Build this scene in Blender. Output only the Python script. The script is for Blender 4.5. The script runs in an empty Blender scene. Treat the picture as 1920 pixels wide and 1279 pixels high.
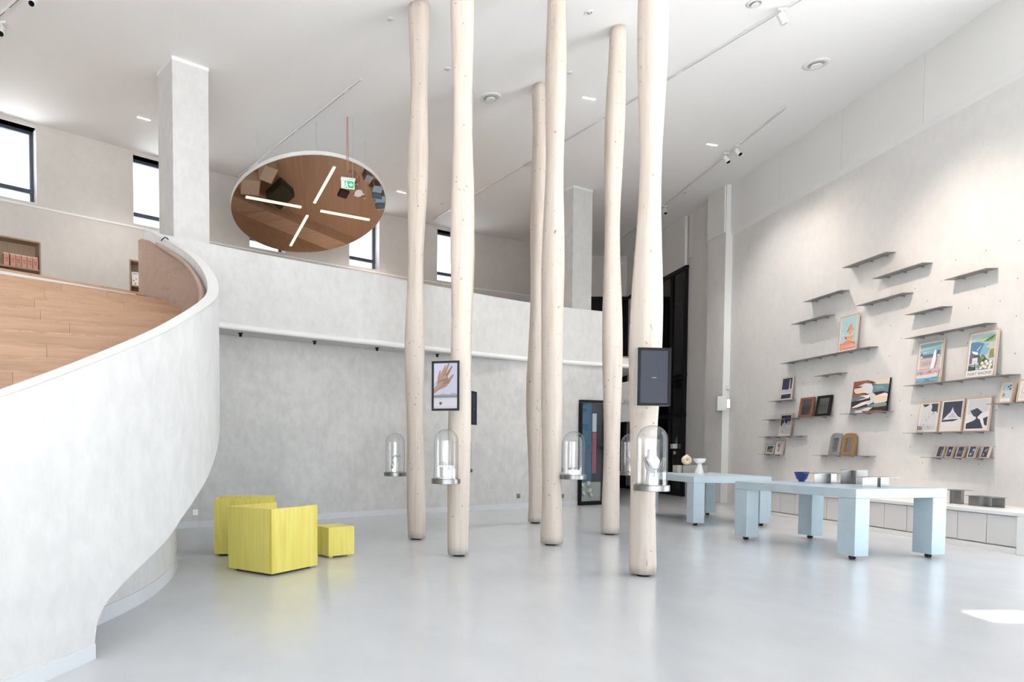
import bpy, math, random
from mathutils import Vector, Matrix
R = random.Random(7)
sc = bpy.context.scene
COL = sc.collection
pi = math.pi

# ------------------------------------------------------------------ camera
F, PX, HC, TH = 1300.0, 650.0, 1.4, 0.038
PYC = 840 + F * math.tan(TH)
cd = bpy.data.cameras.new('camera'); cam = bpy.data.objects.new('camera', cd); COL.objects.link(cam)
cam.location = (0, 0, HC); cam.rotation_euler = (pi / 2 - TH, 0, 0)
cd.sensor_width = 36; cd.lens = F / 1920 * 36
cd.shift_x = (960 - PX) / 1920; cd.shift_y = (PYC - 639.5) / 1920
cd.clip_start = 0.05; cd.clip_end = 500
sc.camera = cam

# ------------------------------------------------------------------ world, sun, exposure
SUN_DIR = Vector((0.2, 0.98, -math.tan(math.radians(32)))).normalized()
w = bpy.data.worlds.new('world'); sc.world = w; w.use_nodes = True
bg = w.node_tree.nodes['Background']; bg.inputs[0].default_value = (0.83, 0.93, 1.0, 1); bg.inputs[1].default_value = 2.8
sd = bpy.data.lights.new('sun', 'SUN'); sd.energy = 34.0; sd.angle = 0.009; sd.color = (1, 0.98, 0.95)
so = bpy.data.objects.new('sun', sd); COL.objects.link(so)
so.rotation_euler = SUN_DIR.to_track_quat('-Z', 'Y').to_euler()
sc.view_settings.view_transform = 'Standard'; sc.view_settings.look = 'None'
sc.view_settings.exposure = 0.38;
sc.cycles.caustics_reflective = False; sc.cycles.caustics_refractive = False
sc.cycles.use_denoising = True; sc.cycles.max_bounces = 8
sc.view_settings.gamma = 1.0
sc.view_settings.use_curve_mapping = False
def portal(loc, rot, sx, sy):
    l = bpy.data.lights.new('window_portal', 'AREA'); l.shape = 'RECTANGLE'; l.size = sx; l.size_y = sy
    l.cycles.is_portal = True
    o = bpy.data.objects.new('window_portal', l); COL.objects.link(o); o.location = loc; o.rotation_euler = rot
portal((0.85, -5.95, 1.8), (pi / 2, 0, 0), 17.6, 3.6)
portal((9.68, 6.1, 3.75), (pi / 2, 0, pi / 2), 5.0, 7.5)

# ------------------------------------------------------------------ helpers
def ray(px, py):
    c, s = math.cos(TH), math.sin(TH); u = (px - PX) / F; v = (PYC - py) / F
    d = Vector((u, c + v * s, -s + v * c)); return d / d.y
def onz(px, py, z): d = ray(px, py); return Vector((0, 0, HC)) + d * ((z - HC) / d.z)
def onx(px, py, X): d = ray(px, py); return Vector((0, 0, HC)) + d * (X / d.x)
def ony(px, py, Y): return Vector((0, 0, HC)) + ray(px, py) * Y

def link(o, parent=None):
    COL.objects.link(o)
    if parent is not None: o.parent = parent
    return o
def mesh(name, vs, fs, mat, parent=None, smooth=False, mats=None, fm=None, recalc=True):
    m = bpy.data.meshes.new(name); m.from_pydata([tuple(v) for v in vs], [], fs)
    if recalc:
        import bmesh
        b = bmesh.new(); b.from_mesh(m); bmesh.ops.recalc_face_normals(b, faces=b.faces); b.to_mesh(m); b.free()
    for k in (mats or [mat]): m.materials.append(k)
    if fm:
        for p, i in zip(m.polygons, fm): p.material_index = i
    if smooth:
        for p in m.polygons: p.use_smooth = True
    m.update()
    return link(bpy.data.objects.new(name, m), parent)
def bevel(o, wd=0.004, seg=2):
    b = o.modifiers.new('bevel', 'BEVEL'); b.width = wd; b.segments = seg; b.limit_method = 'ANGLE'; return o
def tag(o, label, cat, group=None):
    o['label'] = label; o['category'] = cat
    if group: o['group'] = group
    return o
def thing(name, label, cat, loc=(0, 0, 0), rz=0.0, group=None):
    o = bpy.data.objects.new(name, None); link(o); o.location = loc; o.rotation_euler = (0, 0, rz)
    o.empty_display_size = 0.1
    return tag(o, label, cat, group)
def struct(o): o['kind'] = 'structure'; return o
BF = [(0, 3, 2, 1), (4, 5, 6, 7), (0, 1, 5, 4), (1, 2, 6, 5), (2, 3, 7, 6), (3, 0, 4, 7)]
def boxv(c, s):
    x, y, z = c; a, b, d = s[0] / 2, s[1] / 2, s[2] / 2
    return [(x - a, y - b, z - d), (x + a, y - b, z - d), (x + a, y + b, z - d), (x - a, y + b, z - d),
            (x - a, y - b, z + d), (x + a, y - b, z + d), (x + a, y + b, z + d), (x - a, y + b, z + d)]
def box(name, c, s, mat, parent=None, bv=0.0):
    o = mesh(name, boxv(c, s), BF, mat, parent, recalc=False)
    if bv: bevel(o, bv)
    return o
def boxes(name, lst, mat, parent=None):
    vs, fs = [], []
    for c, s in lst:
        n = len(vs); vs += boxv(c, s); fs += [tuple(i + n for i in f) for f in BF]
    return mesh(name, vs, fs, mat, parent, recalc=False)
def prism(name, poly, z0, z1, mat, parent=None):
    n = len(poly); vs = [(p[0], p[1], z0) for p in poly] + [(p[0], p[1], z1) for p in poly]
    fs = [tuple(range(n))[::-1], tuple(range(n, 2 * n))] + [(i, (i + 1) % n, n + (i + 1) % n, n + i) for i in range(n)]
    return mesh(name, vs, fs, mat, parent)
def lathe(name, prof, mat, parent=None, seg=32, smooth=True, loc=(0, 0, 0), closed_ends=True):
    vs, fs = [], []
    for r, z in prof:
        for k in range(seg):
            a = 2 * pi * k / seg; vs.append((loc[0] + r * math.cos(a), loc[1] + r * math.sin(a), loc[2] + z))
    for i in range(len(prof) - 1):
        for k in range(seg):
            fs.append((i * seg + k, i * seg + (k + 1) % seg, (i + 1) * seg + (k + 1) % seg, (i + 1) * seg + k))
    if closed_ends:
        fs.append(tuple(range(seg))[::-1]); n = (len(prof) - 1) * seg; fs.append(tuple(range(n, n + seg)))
    o = mesh(name, vs, fs, mat, parent, smooth, recalc=False)
    if smooth: autosmooth(o)
    return o
def autosmooth(o, ang=0.6):
    me = o.data
    try: me.set_sharp_from_angle(angle=ang)
    except Exception: pass
def tube(name, pts, r, mat, parent=None, seg=8, radii=None):
    pts = [Vector(p) for p in pts]; vs, fs = [], []
    up = None
    for i, p in enumerate(pts):
        t = (pts[min(i + 1, len(pts) - 1)] - pts[max(i - 1, 0)]).normalized()
        if up is None: up = t.orthogonal().normalized()
        up = (up - t * up.dot(t)).normalized(); b = t.cross(up)
        rr = radii[i] if radii else r
        for k in range(seg):
            a = 2 * pi * k / seg; vs.append(p + (up * math.cos(a) + b * math.sin(a)) * rr)
    for i in range(len(pts) - 1):
        for k in range(seg):
            fs.append((i * seg + k, i * seg + (k + 1) % seg, (i + 1) * seg + (k + 1) % seg, (i + 1) * seg + k))
    fs.append(tuple(range(seg))[::-1]); n = (len(pts) - 1) * seg; fs.append(tuple(range(n, n + seg)))
    o = mesh(name, vs, fs, mat, parent, True, recalc=True); autosmooth(o); return o
def catmull(pts, n=8):
    pts = [Vector(p) for p in pts]; P = [pts[0] * 2 - pts[1]] + pts + [pts[-1] * 2 - pts[-2]]; out = []
    for i in range(1, len(P) - 2):
        for k in range(n):
            t = k / n; a, b, c, d = P[i - 1], P[i], P[i + 1], P[i + 2]
            out.append(0.5 * (2 * b + (c - a) * t + (2 * a - 5 * b + 4 * c - d) * t * t + (3 * b - a - 3 * c + d) * t ** 3))
    out.append(pts[-1]); return out
class Poly:
    def __init__(s, pts):
        s.p = [Vector((q[0], q[1])) for q in pts]; s.c = [0.0]
        for a, b in zip(s.p, s.p[1:]): s.c.append(s.c[-1] + (b - a).length)
        s.L = s.c[-1]
    def at(s, t):
        t = max(0, min(s.L, t))
        for i in range(len(s.p) - 1):
            if t <= s.c[i + 1] + 1e-9:
                k = (t - s.c[i]) / max(1e-9, s.c[i + 1] - s.c[i]); return s.p[i].lerp(s.p[i + 1], k), (s.p[i + 1] - s.p[i]).normalized()
    def hit(s, px, py):
        d = ray(px, py); best = None
        for i in range(3001):
            t = s.L * i / 3000; p, _ = s.at(t); e = abs(p.x - d.x * p.y)
            if best is None or e < best[0]: best = (e, t, p)
        return best[1], best[2], HC + d.z * best[2].y
    def off(s, d):
        out = []
        for i, p in enumerate(s.p):
            t = (s.p[min(i + 1, len(s.p) - 1)] - s.p[max(i - 1, 0)]).normalized(); out.append(p + Vector((-t.y, t.x)) * d)
        return Poly(out)
def ribbon(name, pts, z0, z1, th, mat, parent=None, smooth=True):
    """solid strip standing on a plan curve; th > 0 grows to the left of travel"""
    P = Poly(pts); Q = P.off(th); n = len(P.p)
    z0 = z0 if hasattr(z0, '__len__') else [z0] * n; z1 = z1 if hasattr(z1, '__len__') else [z1] * n
    vs = []
    for i in range(n):
        a, b = P.p[i], Q.p[i]; vs += [(a.x, a.y, z0[i]), (a.x, a.y, z1[i]), (b.x, b.y, z1[i]), (b.x, b.y, z0[i])]
    fs = []
    for i in range(n - 1):
        for k in range(4):
            fs.append((4 * i + k, 4 * i + (k + 1) % 4, 4 * i + 4 + (k + 1) % 4, 4 * i + 4 + k))
    fs += [(0, 1, 2, 3), tuple(4 * (n - 1) + k for k in (3, 2, 1, 0))]
    o = mesh(name, vs, fs, mat, parent, smooth)
    if smooth: autosmooth(o, 0.7)
    return o
def wallcurve(name, P, z0, z1, ops, mat, th):
    ss = sorted(set([0, P.L] + [v for o in ops for v in o[:2]] + [P.L * i / 40 for i in range(41)]))
    ss = [s for i, s in enumerate(ss) if i == 0 or s - ss[i - 1] > 1e-5]
    zz = sorted(set([z0, z1] + [v for o in ops for v in o[2:]]))
    vs = [(P.at(s)[0].x, P.at(s)[0].y, z) for s in ss for z in zz]; m = len(zz); fs = []
    for i in range(len(ss) - 1):
        for j in range(m - 1):
            cs, cz = (ss[i] + ss[i + 1]) / 2, (zz[j] + zz[j + 1]) / 2
            if any(o[0] < cs < o[1] and o[2] < cz < o[3] for o in ops): continue
            fs.append((i * m + j, (i + 1) * m + j, (i + 1) * m + j + 1, i * m + j + 1))
    o = mesh(name, vs, fs, mat, None, False, recalc=False)
    s = o.modifiers.new('solid', 'SOLIDIFY'); s.thickness = th; s.offset = -1
    return struct(o)

# ------------------------------------------------------------------ materials
def base(name):
    m = bpy.data.materials.new(name); m.use_nodes = True; nt = m.node_tree
    return m, nt, nt.nodes['Principled BSDF']
def rgb(c): return (c[0], c[1], c[2], 1)
def plain(name, col, rough=0.5, metal=0.0, **kw):
    m, nt, b = base(name); b.inputs['Base Color'].default_value = rgb(col)
    b.inputs['Roughness'].default_value = rough; b.inputs['Metallic'].default_value = metal
    for k, v in kw.items(): b.inputs[k.replace('_', ' ')].default_value = v
    return m
def nd(nt, t, **kw):
    n = nt.nodes.new(t)
    for k, v in kw.items(): setattr(n, k, v)
    return n
def ramp(nt, fac, stops):
    r = nd(nt, 'ShaderNodeValToRGB'); e = r.color_ramp.elements
    while len(e) < len(stops): e.new(0.5)
    for el, (p, c) in zip(e, stops): el.position = p; el.color = rgb(c) if len(c) == 3 else c
    nt.links.new(fac, r.inputs[0]); return r.outputs[0]
def noise(nt, vec, scale, detail=3, rough=0.5, sc3=None):
    if sc3:
        mp = nd(nt, 'ShaderNodeMapping'); mp.inputs['Scale'].default_value = sc3; nt.links.new(vec, mp.inputs[0]); vec = mp.outputs[0]
    n = nd(nt, 'ShaderNodeTexNoise'); n.inputs['Scale'].default_value = scale; n.inputs['Detail'].default_value = detail
    n.inputs['Roughness'].default_value = rough; nt.links.new(vec, n.inputs['Vector']); return n.outputs['Fac']
def mixc(nt, fac, a, b, mode='MIX'):
    x = nd(nt, 'ShaderNodeMix', data_type='RGBA', blend_type=mode)
    if isinstance(fac, (int, float)): x.inputs[0].default_value = fac
    else: nt.links.new(fac, x.inputs[0])
    for i, v in ((6, a), (7, b)):
        if isinstance(v, tuple): x.inputs[i].default_value = rgb(v)
        else: nt.links.new(v, x.inputs[i])
    return x.outputs[2]
def bump(nt, b, h, strength=0.1, dist=0.01):
    n = nd(nt, 'ShaderNodeBump'); n.inputs['Strength'].default_value = strength; n.inputs['Distance'].default_value = dist
    nt.links.new(h, n.inputs['Height']); nt.links.new(n.outputs[0], b.inputs['Normal'])
def tc(nt): return nd(nt, 'ShaderNodeTexCoord').outputs['Object']
def plaster(name, c1, c2, rough=0.75, bs=0.12):
    m, nt, b = base(name); v = tc(nt)
    n1 = noise(nt, v, 1.6, 6, 0.62); n2 = noise(nt, v, 7.0, 6, 0.65, (1, 1, 0.7))
    a = mixc(nt, 0.5, ramp(nt, n1, [(0.35, c1), (0.65, c2)]), ramp(nt, n2, [(0.38, c1), (0.62, c2)]))
    nt.links.new(a, b.inputs['Base Color']); b.inputs['Roughness'].default_value = rough
    bump(nt, b, n2, bs, 0.01); return m
def wood(name, c1, c2, c3, axis=0, scale=1.0, rough=0.5, rnd=0.25, knots=0.0):
    m, nt, b = base(name); v = tc(nt)
    oi = nd(nt, 'ShaderNodeObjectInfo'); add = nd(nt, 'ShaderNodeVectorMath', operation='ADD')
    mul = nd(nt, 'ShaderNodeVectorMath', operation='SCALE'); cx = nd(nt, 'ShaderNodeCombineXYZ')
    for i in range(3): nt.links.new(oi.outputs['Random'], cx.inputs[i])
    nt.links.new(cx.outputs[0], mul.inputs[0]); mul.inputs['Scale'].default_value = 37.0
    nt.links.new(v, add.inputs[0]); nt.links.new(mul.outputs[0], add.inputs[1]); v = add.outputs[0]
    s3 = [7.0 * scale] * 3; s3[axis] = 0.55 * scale; f3 = [45.0 * scale] * 3; f3[axis] = 1.6 * scale
    n1 = noise(nt, v, 1.0, 4, 0.55, tuple(s3)); n2 = noise(nt, v, 1.0, 3, 0.6, tuple(f3))
    a = ramp(nt, n1, [(0.3, c1), (0.52, c2), (0.72, c3)])
    a = mixc(nt, ramp(nt, n2, [(0.35, (0, 0, 0)), (0.75, (0.5, 0.5, 0.5))]), a, c3)
    dk = tuple(x * (1 - rnd) for x in c2)
    mu = nd(nt, 'ShaderNodeMath', operation='MULTIPLY'); nt.links.new(oi.outputs['Random'], mu.inputs[0]); mu.inputs[1].default_value = 0.6
    a = mixc(nt, mu.outputs[0], a, mixc(nt, 0.5, a, dk))
    nt.links.new(a, b.inputs['Base Color']); b.inputs['Roughness'].default_value = rough
    bump(nt, b, n2, 0.08, 0.004); return m
def emis(name, col, st):
    m, nt, b = base(name); b.inputs['Base Color'].default_value = rgb(col)
    b.inputs['Emission Color'].default_value = rgb(col); b.inputs['Emission Strength'].default_value = st; return m
def thin_glass(name, tint=(0.97, 0.98, 0.98), gl=0.06, edge=0.9, dark=0.75):
    m = bpy.data.materials.new(name); m.use_nodes = True; nt = m.node_tree; nt.nodes.clear()
    out = nd(nt, 'ShaderNodeOutputMaterial'); tr = nd(nt, 'ShaderNodeBsdfTransparent'); g = nd(nt, 'ShaderNodeBsdfGlossy')
    g.inputs['Roughness'].default_value = 0.03; g.inputs[0].default_value = (0.9, 0.93, 0.95, 1)
    fr = nd(nt, 'ShaderNodeLayerWeight'); fr.inputs[0].default_value = 0.5
    nt.links.new(ramp(nt, fr.outputs['Facing'], [(0.0, tint), (0.55, tuple(x * .97 for x in tint)), (1.0, tuple(x * dark for x in tint))]), tr.inputs[0])
    mx = nd(nt, 'ShaderNodeMixShader'); r = ramp(nt, fr.outputs['Facing'], [(0.0, (gl,) * 3), (0.5, (gl * 1.4,) * 3), (0.85, (edge * .4,) * 3), (1.0, (edge,) * 3)])
    nt.links.new(r, mx.inputs[0]); nt.links.new(tr.outputs[0], mx.inputs[1]); nt.links.new(g.outputs[0], mx.inputs[2])
    nt.links.new(mx.outputs[0], out.inputs[0]); return m
M = {}
M['plaster_w'] = plaster('white_plaster', (0.60, 0.595, 0.59), (0.70, 0.695, 0.69))
M['plaster_g'] = plaster('grey_plaster', (0.55, 0.545, 0.535), (0.68, 0.675, 0.665), 0.7)
M['plaster_r'] = plaster('warm_grey_plaster', (0.72, 0.70, 0.685), (0.78, 0.76, 0.745))
M['plaster_u'] = plaster('upper_wall_plaster', (0.60, 0.57, 0.54), (0.65, 0.62, 0.59))
M['ceil'] = plain('ceiling_paint', (0.90, 0.90, 0.90), 0.85)
M['panel'] = None
def perforated():
    m, nt, b = base('perforated_panel'); v = tc(nt); vo = nd(nt, 'ShaderNodeTexVoronoi'); vo.inputs['Scale'].default_value = 34; vo.inputs['Randomness'].default_value = 0
    nt.links.new(v, vo.inputs['Vector'])
    c = ramp(nt, vo.outputs['Distance'], [(0.12, (0.56, 0.55, 0.54)), (0.22, (0.80, 0.795, 0.78))]); nt.links.new(c, b.inputs['Base Color']); b.inputs['Roughness'].default_value = 0.8; return m
M['panel'] = perforated()
M['trim'] = plain('white_trim', (0.80, 0.80, 0.795), 0.5)
M['skirt'] = plain('skirting_paint', (0.68, 0.70, 0.73), 0.45)
def floor_mat():
    m, nt, b = base('poured_floor'); v = tc(nt)
    n = noise(nt, v, 0.5, 5, 0.6); n2 = noise(nt, v, 3.0, 4, 0.6, (1, 0.4, 1))
    a = mixc(nt, 0.35, ramp(nt, n, [(0.35, (0.53, 0.54, 0.56)), (0.65, (0.585, 0.60, 0.62))]), ramp(nt, n2, [(0.35, (0.53, 0.54, 0.56)), (0.65, (0.60, 0.615, 0.635))]))
    nt.links.new(a, b.inputs['Base Color']); b.inputs['Roughness'].default_value = 0.2
    b.inputs['Specular IOR Level'].default_value = 0.55; return m
M['floor'] = floor_mat()
M['oak'] = wood('oak_boards', (0.48, 0.295, 0.185), (0.57, 0.365, 0.24), (0.39, 0.225, 0.135), 0, 1.0, 0.5, 0.55)
M['oak_wall'] = wood('oak_cladding', (0.40, 0.285, 0.225), (0.45, 0.325, 0.26), (0.36, 0.25, 0.195), 1, 0.8, 0.5, 0.1)
M['oak_niche'] = wood('niche_oak', (0.36, 0.26, 0.185), (0.41, 0.30, 0.215), (0.31, 0.22, 0.155), 2, 0.9, 0.55, 0.1)
M['oak_floor'] = wood('gallery_oak_floor', (0.36, 0.20, 0.12), (0.42, 0.245, 0.15), (0.31, 0.165, 0.095), 1, 0.5, 0.45, 0.2)
M['frame_oak'] = wood('pale_frame_oak', (0.62, 0.48, 0.36), (0.68, 0.53, 0.41), (0.57, 0.43, 0.32), 2, 2.0, 0.5, 0.1)
M['yellow'] = wood('yellow_stained_wood', (0.78, 0.66, 0.12), (0.85, 0.75, 0.20), (0.66, 0.52, 0.06), 2, 1.0, 0.42, 0.08)
def log_mat():
    m, nt, b = base('peeled_log'); v = tc(nt)
    oi = nd(nt, 'ShaderNodeObjectInfo'); add = nd(nt, 'ShaderNodeVectorMath', operation='ADD'); cx = nd(nt, 'ShaderNodeCombineXYZ')
    mu = nd(nt, 'ShaderNodeMath', operation='MULTIPLY'); nt.links.new(oi.outputs['Random'], mu.inputs[0]); mu.inputs[1].default_value = 50
    nt.links.new(mu.outputs[0], cx.inputs[2]); nt.links.new(v, add.inputs[0]); nt.links.new(cx.outputs[0], add.inputs[1]); v = add.outputs[0]
    n1 = noise(nt, v, 1.0, 4, 0.6, (16, 16, 0.7)); n2 = noise(nt, v, 1.0, 4, 0.6, (55, 55, 1.6)); n3 = noise(nt, v, 0.9, 2, 0.5)
    a = ramp(nt, n1, [(0.30, (0.555, 0.465, 0.395)), (0.5, (0.645, 0.57, 0.505)), (0.7, (0.59, 0.505, 0.44))])
    a = mixc(nt, ramp(nt, n2, [(0.55, (0, 0, 0)), (0.8, (0.45, 0.45, 0.45))]), a, (0.60, 0.48, 0.38))
    a = mixc(nt, ramp(nt, n3, [(0.45, (0, 0, 0)), (0.7, (0.35, 0.35, 0.35))]), a, (0.67, 0.625, 0.57))
    mp = nd(nt, 'ShaderNodeMapping'); mp.inputs['Scale'].default_value = (13, 13, 9); nw = nd(nt, 'ShaderNodeTexNoise'); nw.inputs['Scale'].default_value = 2.2; nt.links.new(v, nw.inputs['Vector']); vm = nd(nt, 'ShaderNodeVectorMath', operation='MULTIPLY_ADD'); nt.links.new(nw.outputs['Color'], vm.inputs[0]); vm.inputs[1].default_value = (.5, .5, .5); nt.links.new(v, vm.inputs[2]); nt.links.new(vm.outputs[0], mp.inputs[0])
    vo = nd(nt, 'ShaderNodeTexVoronoi'); vo.inputs['Scale'].default_value = 1.0; nt.links.new(mp.outputs[0], vo.inputs['Vector'])
    sp = nd(nt, 'ShaderNodeSeparateColor'); nt.links.new(vo.outputs['Color'], sp.inputs[0])
    th = nd(nt, 'ShaderNodeMath', operation='LESS_THAN'); nt.links.new(sp.outputs[0], th.inputs[0]); th.inputs[1].default_value = 0.9
    kn = ramp(nt, vo.outputs['Distance'], [(0.05, (1, 1, 1)), (0.11, (0.4,) * 3), (0.17, (0, 0, 0))])
    k2 = nd(nt, 'ShaderNodeMath', operation='MULTIPLY'); nt.links.new(kn, k2.inputs[0]); nt.links.new(th.outputs[0], k2.inputs[1])
    k3 = nd(nt, 'ShaderNodeMath', operation='MULTIPLY'); nt.links.new(k2.outputs[0], k3.inputs[0]); mr = nd(nt, 'ShaderNodeMapRange'); mr.inputs[3].default_value = .45; nt.links.new(sp.outputs[1], mr.inputs[0]); nt.links.new(mr.outputs[0], k3.inputs[1])
    a = mixc(nt, k3.outputs[0], a, (0.20, 0.125, 0.08))
    nt.links.new(a, b.inputs['Base Color']); b.inputs['Roughness'].default_value = 0.6; bump(nt, b, n2, 0.1, 0.004); return m
M['log'] = log_mat()
def tile_mat():
    m, nt, b = base('blue_mosaic'); g = nd(nt, 'ShaderNodeNewGeometry'); v = tc(nt)
    sx = nd(nt, 'ShaderNodeSeparateXYZ'); nt.links.new(v, sx.inputs[0]); lines = []
    for i in range(3):
        mm = nd(nt, 'ShaderNodeMath', operation='MULTIPLY'); nt.links.new(sx.outputs[i], mm.inputs[0]); mm.inputs[1].default_value = 1 / 0.0245
        ad = nd(nt, 'ShaderNodeMath', operation='ADD'); nt.links.new(mm.outputs[0], ad.inputs[0]); ad.inputs[1].default_value = 0.5
        fr = nd(nt, 'ShaderNodeMath', operation='FRACT'); nt.links.new(ad.outputs[0], fr.inputs[0])
        pp = nd(nt, 'ShaderNodeMath', operation='LESS_THAN'); nt.links.new(fr.outputs[0], pp.inputs[0]); pp.inputs[1].default_value = 0.11; lines.append(pp.outputs[0])
    nn = nd(nt, 'ShaderNodeSeparateXYZ'); tf = nd(nt, 'ShaderNodeVectorTransform', vector_type='NORMAL', convert_from='WORLD', convert_to='OBJECT')
    nt.links.new(g.outputs['True Normal'], tf.inputs[0]); nt.links.new(tf.outputs[0], nn.inputs[0]); tot = None
    for i in range(3):
        ab = nd(nt, 'ShaderNodeMath', operation='ABSOLUTE'); nt.links.new(nn.outputs[i], ab.inputs[0])
        lt = nd(nt, 'ShaderNodeMath', operation='LESS_THAN'); nt.links.new(ab.outputs[0], lt.inputs[0]); lt.inputs[1].default_value = 0.5
        ml = nd(nt, 'ShaderNodeMath', operation='MULTIPLY'); nt.links.new(lt.outputs[0], ml.inputs[0]); nt.links.new(lines[i], ml.inputs[1])
        if tot is None: tot = ml.outputs[0]
        else:
            mx = nd(nt, 'ShaderNodeMath', operation='MAXIMUM'); nt.links.new(tot, mx.inputs[0]); nt.links.new(ml.outputs[0], mx.inputs[1]); tot = mx.outputs[0]
    n = noise(nt, v, 4, 3)
    a = mixc(nt, tot, ramp(nt, n, [(0.35, (0.42, 0.53, 0.60)), (0.65, (0.47, 0.585, 0.655))]), (0.60, 0.68, 0.73))
    nt.links.new(a, b.inputs['Base Color']); b.inputs['Roughness'].default_value = 0.3; return m
M['tile'] = tile_mat()
M['steel'] = plain('brushed_steel', (0.30, 0.297, 0.293), 0.33, 1.0)
M['steel_d'] = plain('shelf_steel', (0.36, 0.345, 0.335), 0.5, 0.7)
M['strip'] = plain('pale_metal_strip', (0.66, 0.66, 0.65), 0.4)
M['alu'] = plain('aluminium', (0.72, 0.72, 0.73), 0.35, 0.9)
M['black'] = plain('black_metal', (0.010, 0.010, 0.012), 0.4, Specular_IOR_Level=0.2)
M['blackglass'] = plain('dark_glass', (0.006, 0.006, 0.008), 0.06)
M['winframe'] = plain('window_frame_grey', (0.055, 0.07, 0.10), 0.45)
M['glass'] = thin_glass('dome_glass', (0.965, 0.97, 0.975), 0.07, 0.8, .6)
M['pane'] = thin_glass('window_glass', (0.97, 0.98, 0.99), 0.05, 0.5)
M['mirror'] = plain('mirror', (0.74, 0.71, 0.68), 0.012, 1.0)
M['white'] = plain('white_lacquer', (0.80, 0.80, 0.80), 0.4)
M['cab'] = plain('cabinet_lacquer', (0.70, 0.69, 0.69), 0.5)
M['rubber'] = plain('black_rubber', (0.015, 0.015, 0.017), 0.5)
M['led'] = emis('warm_led', (1.0, 0.72, 0.47), 1.6)
M['slot'] = emis('recessed_led', (1.0, 0.93, 0.85), 30.0)
M['ceramic'] = plain('white_ceramic', (0.82, 0.81, 0.80), 0.35)
M['cream'] = plain('cream_ceramic', (0.78, 0.66, 0.47), 0.5)
M['blue'] = plain('cobalt_glaze', (0.01, 0.035, 0.20), 0.2)
M['acrylic'] = thin_glass('acrylic', (0.95, 0.96, 0.97), 0.10, 0.8)
M['silver'] = plain('silver', (0.30, 0.285, 0.27), 0.25, 1.0)
M['copper'] = plain('copper', (0.75, 0.36, 0.24), 0.3, 1.0)
_c = {}
def flat(col, rough=0.45):
    k = (tuple(round(x, 3) for x in col), rough)
    if k not in _c: _c[k] = plain('print_ink', col, rough)
    return _c[k]
ZC = 8.0
XW = 9.70

# ------------------------------------------------------------------ structure
fl = struct(mesh('floor', [(-10, -6.1, 0), (10.2, -6.1, 0), (10.2, 25, 0), (-10, 25, 0), (-10, -6.1, -0.2), (10.2, -6.1, -0.2), (10.2, 25, -0.2), (-10, 25, -0.2)],
    [(0, 1, 2, 3), (7, 6, 5, 4), (0, 4, 5, 1), (1, 5, 6, 2), (2, 6, 7, 3), (3, 7, 4, 0)], M['floor'], recalc=False))
ground = mesh('ground_outside', [(-90, -90, -0.22), (90, -90, -0.22), (90, 90, -0.22), (-90, 90, -0.22)], [(0, 1, 2, 3)], plain('paving_outside', (0.76, 0.75, 0.73), 0.9)); struct(ground)
ceil = struct(box('ceiling', (0.1, 9.4, ZC + 0.15), (20.6, 31.2, 0.3), M['ceil']))
# right wall (solid from Y=1.5), with proud perforated panels above the band line
BAND = 6.83
wr = struct(box('wall_right', (XW + 0.15, 14.2, ZC / 2), (0.3, 11.0, ZC), M['plaster_r']))
ys = [17.62 - 1.93 * k for k in range(6)]
for a, b in zip(ys, ys[1:]):
    y0, y1 = max(b, 8.72), a
    mesh('acoustic_panel', [(XW, y0 + .004, BAND - .05), (XW - .045, y0 + .004, BAND), (XW - .045, y0 + .004, ZC), (XW, y0 + .004, ZC), (XW, y1 - .004, BAND - .05), (XW - .045, y1 - .004, BAND), (XW - .045, y1 - .004, ZC), (XW, y1 - .004, ZC)],
         [(0, 1, 2, 3), (7, 6, 5, 4), (0, 4, 5, 1), (1, 5, 6, 2), (2, 6, 7, 3), (3, 7, 4, 0)], M['panel'], wr)
    mesh('band_lip', [(XW + .001, y0, BAND - .10), (XW - .05, y0, BAND), (XW + .001, y0, BAND + .02), (XW + .001, y1, BAND - .10), (XW - .05, y1, BAND), (XW + .001, y1, BAND + .02)],
         [(0, 1, 2), (5, 4, 3), (0, 3, 4, 1), (1, 4, 5, 2), (2, 5, 3, 0)], M['trim'], wr)
pil = struct(box('wall_pilaster', (XW - 0.08, 18.08, ZC / 2), (0.17, 0.86, ZC), M['plaster_r']))
box('edge_trim', (XW - 0.085, 17.645, ZC / 2), (0.17, 0.012, ZC), M['trim'], pil)
box('upper_panel', (XW - 0.18, 18.09, (BAND + ZC) / 2), (0.03, 0.82, ZC - BAND), M['panel'], pil)
wf = struct(box('wall_far_right', (XW + 0.19, 21.4, ZC / 2), (0.3, 7.0, ZC), M['plaster_r']))
box('upper_panel', (XW + 0.025, 19.2, (BAND + ZC) / 2 - .03), (0.03, 1.4, ZC - BAND + .06), M['panel'], wf)
box('upper_panel', (XW - 0.02, 22.05, 7.29), (0.08, 4.1, 1.42), M['panel'], wf)
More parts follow.
